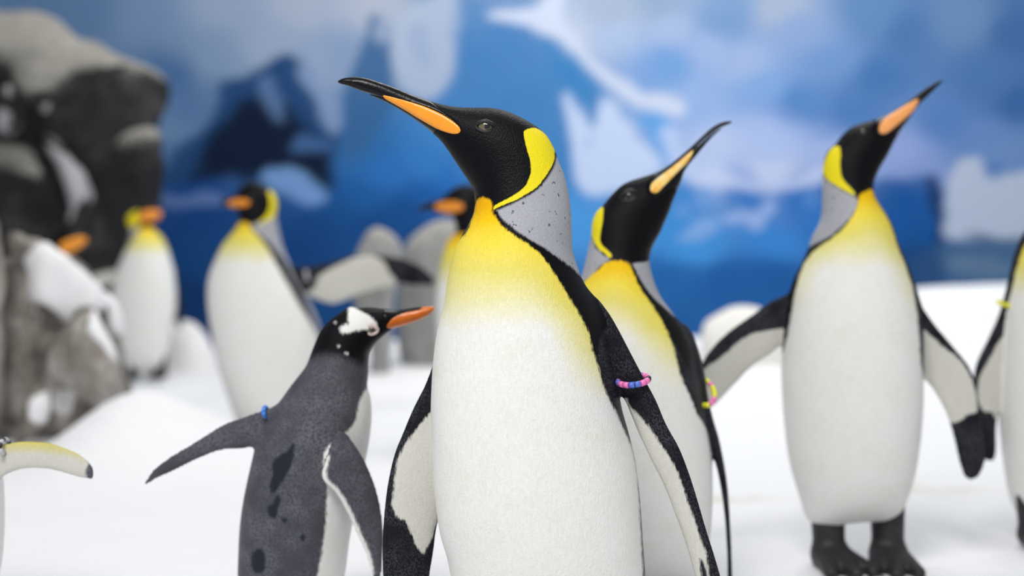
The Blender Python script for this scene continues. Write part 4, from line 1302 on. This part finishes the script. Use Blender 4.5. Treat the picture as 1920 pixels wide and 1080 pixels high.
# ------------------------------------------------------------------ king penguin in the middle distance at the left
K5 = lambda pts: C(0, 340, 2.572, pts)
F5 = lambda pts: C(520, 330, 2.77, pts)
D5 = 4.7
o5 = K5([(1058, 104), (1090, 84), (1135, 66), (1150, 38), (1180, 14), (1215, 4), (1255, 8), (1292, 30), (1322, 62), (1337, 110), (1330, 160), (1336, 200), (1348, 262), (1366, 330), (1396, 400), (1430, 460), (1480, 560), (1520, 640), (1545, 720), (1560, 850), (1540, 1000), (1490, 1130), (1420, 1225), (1300, 1240), (1190, 1230), (1130, 1120), (1085, 990), (1052, 880), (1030, 760), (1010, 640), (1002, 540), (1010, 460), (1040, 380), (1080, 300), (1130, 240), (1152, 205), (1158, 180), (1140, 142), (1100, 122)])
root, body, off = penguin(
    'king_penguin', 'king penguin left of centre, beak to the left, one flipper stretched out to the right', D5, 0.0062,
    o5, 0.86, 0.80, 425,
    flippers=[dict(outline=F5([(-10, 400), (40, 450), (110, 470), (200, 464), (300, 440), (400, 412), (520, 407), (640, 424), (740, 460), (800, 504), (828, 552), (815, 572), (780, 572), (700, 566), (640, 562), (560, 580), (480, 600), (400, 626), (330, 656), (290, 663), (220, 646), (150, 618), (60, 620), (0, 560)]), root=(545, 525), y=-0.02, k=0.2, bx=-0.05,
                   white=[F5([(160, 605), (205, 575), (215, 530), (250, 500), (330, 458), (420, 420), (500, 414), (560, 445), (582, 490), (612, 530), (628, 560), (600, 590), (400, 650), (290, 690), (160, 640)])], side=-1)],
    cut=[K5([(1000, 80), (1090, 70), (1120, 60), (1140, 90), (1136, 140), (1000, 140)])],
    beaks=[('beak', K5([(1000, 80), (1090, 66), (1130, 58), (1150, 90), (1146, 142), (1000, 140)]), 0.0, BEAK),
           ('bill_plate', K5([(1096, 108), (1115, 94), (1150, 86), (1196, 88), (1222, 100), (1220, 116), (1190, 128), (1140, 126), (1110, 119)]), 0.003, PLATE_DEEP)],
    front=[K5([(1150, 200), (1200, 205), (1215, 235), (1260, 280), (1300, 340), (1345, 420), (1390, 500), (1440, 590), (1490, 670), (1530, 740), (1540, 900), (1480, 1150), (1400, 1300), (1000, 1300), (900, 600), (1000, 380), (1090, 280)])],
    grey=[K5([(1215, 205), (1290, 190), (1335, 160), (1400, 180), (1420, 420), (1370, 380), (1320, 320), (1270, 270), (1225, 235)]), K5([(1360, 330), (1385, 410), (1440, 520), (1500, 640), (1545, 740), (1620, 760), (1600, 500), (1450, 300)])],
    black=[K5([(1000, 140), (1000, 60), (1180, -20), (1280, -10), (1310, 60), (1300, 130), (1280, 180), (1220, 208), (1150, 200), (1140, 150)]), K5([(1255, 272), (1300, 305), (1372, 415), (1432, 525), (1492, 638), (1530, 715), (1505, 690), (1430, 570), (1340, 405)])],
    ear=[K5([(1292, 45), (1318, 50), (1345, 110), (1330, 160), (1290, 190), (1230, 208), (1270, 180), (1296, 140), (1302, 90)])],
    chest=ramp_chest(410, 496), wrap=0.03, mat=KING, feet=[(465, -0.03, 0), (545, -0.03, 0)], base_px=(500, 825), group=KG, beak_h=0.0045)
add_eye(root, body, off, px2x(476, D5), py2z(372, D5), 0.008, lidw=0.2)
band_at(root, off, D5, 578, 518, -0.02, 10, 0.022, math.radians(78), 0, list('ssssssssssss'), 0.0062)

# ------------------------------------------------------------------ far left king penguin facing right
D6 = 7.0
o6 = K5([(612, 190), (620, 165), (645, 146), (680, 134), (715, 130), (745, 134), (790, 148), (800, 160), (780, 176), (752, 196), (738, 222), (748, 240), (772, 260), (800, 312), (825, 400), (838, 500), (840, 600), (826, 700), (808, 800), (788, 880), (740, 925), (690, 930), (645, 905), (615, 860), (585, 790), (558, 710), (544, 620), (548, 520), (570, 430), (600, 350), (625, 290), (632, 240), (622, 215)])
root, body, off = penguin(
    'king_penguin', 'far left king penguin, white belly towards us, orange bill turned right', D6, 0.0085,
    o6, 0.86, 0.82, 430,
    flippers=[dict(outline=K5([(600, 400), (570, 400), (520, 430), (470, 438), (432, 446), (415, 470), (425, 500), (470, 522), (500, 530), (540, 520), (590, 500)]), root=(222, 515), y=0.0, k=0.22, white=[K5([(560, 430), (470, 446), (430, 460), (430, 490), (480, 518), (520, 500), (560, 470)])], side=-1),
              dict(outline=K5([(800, 420), (830, 420), (850, 500), (868, 620), (866, 700), (850, 720), (836, 660), (815, 540)]), root=(320, 510), y=0.04, k=0.25, white=[], side=-1)],
    cut=[K5([(745, 100), (830, 100), (830, 200), (748, 200)])],
    beaks=[('beak', K5([(735, 100), (830, 100), (830, 200), (738, 200)]), 0.0, BEAK),
           ('bill_plate', K5([(680, 176), (690, 152), (720, 140), (755, 138), (782, 150), (778, 172), (748, 190), (705, 198), (685, 192)]), 0.004, PLATE_DEEP)],
    front=[K5([(680, 230), (700, 222), (735, 222), (770, 250), (815, 330), (836, 420), (860, 560), (860, 900), (700, 960), (600, 900), (530, 760), (520, 560), (560, 430), (600, 340), (650, 270)])],
    grey=[K5([(600, 220), (640, 222), (676, 228), (670, 250), (630, 300), (600, 320)])],
    black=[K5([(660, 120), (830, 100), (830, 190), (740, 222), (690, 222), (668, 200), (664, 160)])],
    ear=[K5([(600, 180), (620, 150), (664, 140), (672, 170), (668, 215), (630, 224), (606, 215)])],
    chest=ramp_chest(424, 480), wrap=0.04, mat=KING, feet=[(252, -0.02, 0.1), (302, -0.02, -0.2)], base_px=(275, 710), group=KG, beak_h=0.006, ground=0.022)
add_eye(root, body, off, px2x(264, D6), py2z(403, D6), 0.008, lidw=0.2)

# ------------------------------------------------------------------ king penguin hidden behind the big one
D7 = 4.5
o7 = F5([(722, 178), (740, 155), (790, 136), (850, 118), (875, 92), (910, 64), (950, 48), (1010, 44), (1060, 70), (1090, 130), (1100, 220), (1130, 320), (1190, 440), (1240, 600), (1260, 800), (1250, 1000), (1200, 1300), (1130, 1440), (1000, 1460), (900, 1420), (860, 1250), (838, 1000), (828, 800), (825, 640), (835, 540), (850, 450), (868, 380), (888, 330), (915, 305), (930, 280), (920, 240), (900, 204), (850, 198), (800, 180), (750, 182)])
root, body, off = penguin(
    'king_penguin', 'king penguin mostly hidden behind the largest one, black head and orange bill showing', D7, 0.0065,
    o7, 0.86, 0.80, 440, flippers=[],
    cut=[F5([(650, 120), (800, 110), (836, 120), (846, 200), (650, 220)])],
    beaks=[('beak', F5([(650, 120), (800, 105), (850, 112), (860, 202), (650, 220)]), 0.0, BEAK),
           ('bill_plate', F5([(814, 162), (835, 144), (880, 133), (935, 135), (970, 152), (974, 172), (950, 188), (900, 196), (850, 186)]), 0.003, PLATE_DEEP)],
    front=[F5([(890, 318), (930, 300), (1000, 310), (1050, 400), (1080, 500), (1090, 1000), (1080, 1500), (700, 1500), (700, 500), (840, 400)])],
    grey=[F5([(1040, 200), (1200, 200), (1200, 480), (1100, 440), (1050, 360), (1010, 310)])],
    black=[F5([(650, 200), (800, 60), (940, 0), (1040, 30), (1060, 120), (1040, 240), (1000, 300), (900, 320), (850, 250)])],
    ear=[F5([(1050, 70), (1100, 100), (1110, 220), (1060, 270), (1010, 300), (1040, 230), (1050, 140)])],
    chest=ramp_chest(440, 540), wrap=0.03, mat=KING, feet=[(865, -0.03, 0), (930, -0.03, 0)], base_px=(895, 840), group=KG, beak_h=0.0045)
add_eye(root, body, off, px2x(873, D7), py2z(372, D7), 0.008, lidw=0.2)

# ------------------------------------------------------------------ king penguin behind the snowy rock
D8 = 6.0
o8 = K5([(470, 268), (440, 256), (400, 252), (370, 235), (330, 222), (290, 225), (258, 245), (240, 280), (238, 330), (225, 400), (200, 480), (180, 600), (180, 800), (210, 950), (300, 1020), (390, 960), (420, 800), (420, 620), (400, 480), (370, 410), (340, 375), (350, 350), (390, 332), (430, 300)])
root, body, off = penguin(
    'king_penguin', 'king penguin hidden behind the snowy rock, only its orange bill showing against the dark cliff', D8, 0.0085,
    o8, 0.86, 0.80, 480, flippers=[],
    cut=[K5([(392, 220), (500, 220), (500, 330), (396, 350)])],
    beaks=[('beak', K5([(385, 200), (520, 200), (520, 330), (385, 360)]), 0.0, BEAK),
           ('bill_plate', K5([(300, 318), (312, 296), (345, 280), (390, 266), (424, 270), (430, 284), (405, 310), (370, 336), (335, 352), (308, 342)]), 0.004, PLATE)],
    front=[K5([(320, 380), (350, 370), (400, 460), (440, 620), (440, 900), (300, 1060), (280, 800), (280, 500)])],
    black=[K5([(230, 220), (400, 180), (520, 220), (520, 300), (400, 360), (340, 380), (240, 380)])],
        chest=ramp_chest(480, 550), wrap=0.03, mat=KING, feet=[(110, -0.02, 0), (150, -0.02, 0)], base_px=(125, 745), group=KG, beak_h=0.006, ground=0.02)
add_eye(root, body, off, px2x(108, D8), py2z(446, D8), 0.008, lidw=0.2)

# ------------------------------------------------------------------ gentoo at the left edge: flipper reaching into view
L9 = lambda pts: C(0, 720, 4.5, pts)
D9 = 2.2
w9 = L9([(-200, 470), (-120, 480), (0, 498), (90, 492), (200, 472), (350, 477), (450, 489), (570, 528), (680, 576), (770, 642), (812, 705), (821, 770), (810, 802), (752, 802), (700, 790), (600, 760), (500, 730), (350, 706), (200, 714), (80, 758), (0, 800), (-120, 860), (-220, 860)])
o9 = [(-140, 560), (-105, 520), (-70, 530), (-40, 570), (-30, 620), (-32, 680), (-22, 760), (-8, 830), (0, 920), (1, 1000), (-6, 1080), (-40, 1160), (-90, 1180), (-150, 1160), (-185, 1060), (-195, 940), (-185, 820), (-165, 720), (-150, 640)]
root, body, off = penguin(
    'gentoo_penguin', 'penguin outside the left edge, only its pale yellow-rimmed flipper in view', D9, 0.0034,
    o9, 0.88, 0.85, 640,
    flippers=[dict(outline=w9, root=(-10, 850), y=-0.01, k=0.22, bx=0.0, white=[L9([(-200, 440), (0, 470), (200, 440), (450, 460), (680, 550), (790, 650), (760, 672), (748, 720), (752, 790), (740, 830), (500, 800), (0, 860), (-200, 900)])], side=-1, blend=0.01,
                   chest=lambda px, py: 1 - 0.52 * np.clip(1.15 - (py - (823 + 0.0016 * np.maximum(px - 60, 0) ** 2)) / 26.0, 0, 1))],
    front=[[(-120, 660), (-60, 640), (20, 640), (60, 900), (20, 1200), (-120, 1220), (-150, 1000), (-140, 800)]],
    black=[[(-200, 480), (0, 480), (0, 640), (-200, 640)]], wrap=0.04, mat=GENTOO, feet=[(-70, -0.02, -0.4), (-120, -0.02, -0.2)], base_px=(-95, 1195), group=GG)
band_at(root, off, D9, 13, 836, -0.01, 13, 0.02, math.radians(84), 0, list('sksksskskssk'), 0.0036)

# ------------------------------------------------------------------ king penguin at the right edge
D10 = 2.95
o10 = [(1958, 300), (1990, 270), (2030, 262), (2062, 285), (2072, 330), (2078, 400), (2100, 460), (2120, 540), (2135, 640), (2138, 760), (2125, 880), (2095, 970), (2040, 1000), (1960, 995), (1910, 965), (1890, 880), (1882, 800), (1880, 720), (1884, 640), (1893, 560), (1906, 490), (1930, 430), (1955, 395), (1968, 360), (1950, 330)]
f10 = [(1925, 440), (1908, 468), (1896, 520), (1884, 560), (1875, 589), (1853, 638), (1834, 676), (1827, 706), (1829, 760), (1834, 810), (1840, 850), (1850, 865), (1866, 866), (1871, 850), (1871, 800), (1877, 762), (1885, 738), (1905, 680), (1920, 600), (1935, 500)]
root, body, off = penguin(
    'king_penguin', 'king penguin cut off by the right edge, white belly, flipper with a yellow band', D10, 0.0042,
    o10, 0.88, 0.80, 390,
    flippers=[dict(outline=f10, root=(1910, 520), y=0.01, k=0.28, bx=0.05, white=[B3([(1240, 140), (1200, 150), (1160, 220), (1120, 290), (1108, 330), (1112, 410), (1135, 440), (1160, 440), (1180, 470), (1200, 420), (1260, 300)])], side=-1)],
    front=[[(1935, 440), (1990, 420), (2060, 440), (2090, 520), (2110, 700), (2100, 1000), (1880, 1020), (1860, 800), (1876, 640), (1898, 540), (1914, 480)]],
    grey=[[(2060, 330), (2110, 330), (2120, 480), (2080, 440)]],
    black=[[(1920, 240), (2040, 240), (2060, 330), (2030, 420), (1960, 420), (1940, 340)]], ear=[[(2040, 280), (2080, 300), (2085, 380), (2040, 420), (2055, 340)]],
    chest=ramp_chest(430, 560), wrap=0.02, mat=KING, feet=[(1928, -0.04, 0.3), (2060, -0.04, 0)], base_px=(2000, 1022), group=KG)
band_at(root, off, D10, 1888, 570, 0.01, 12, 0.02, math.radians(10), 0.15, list('yyyyyyyyyyyy'), 0.0045)
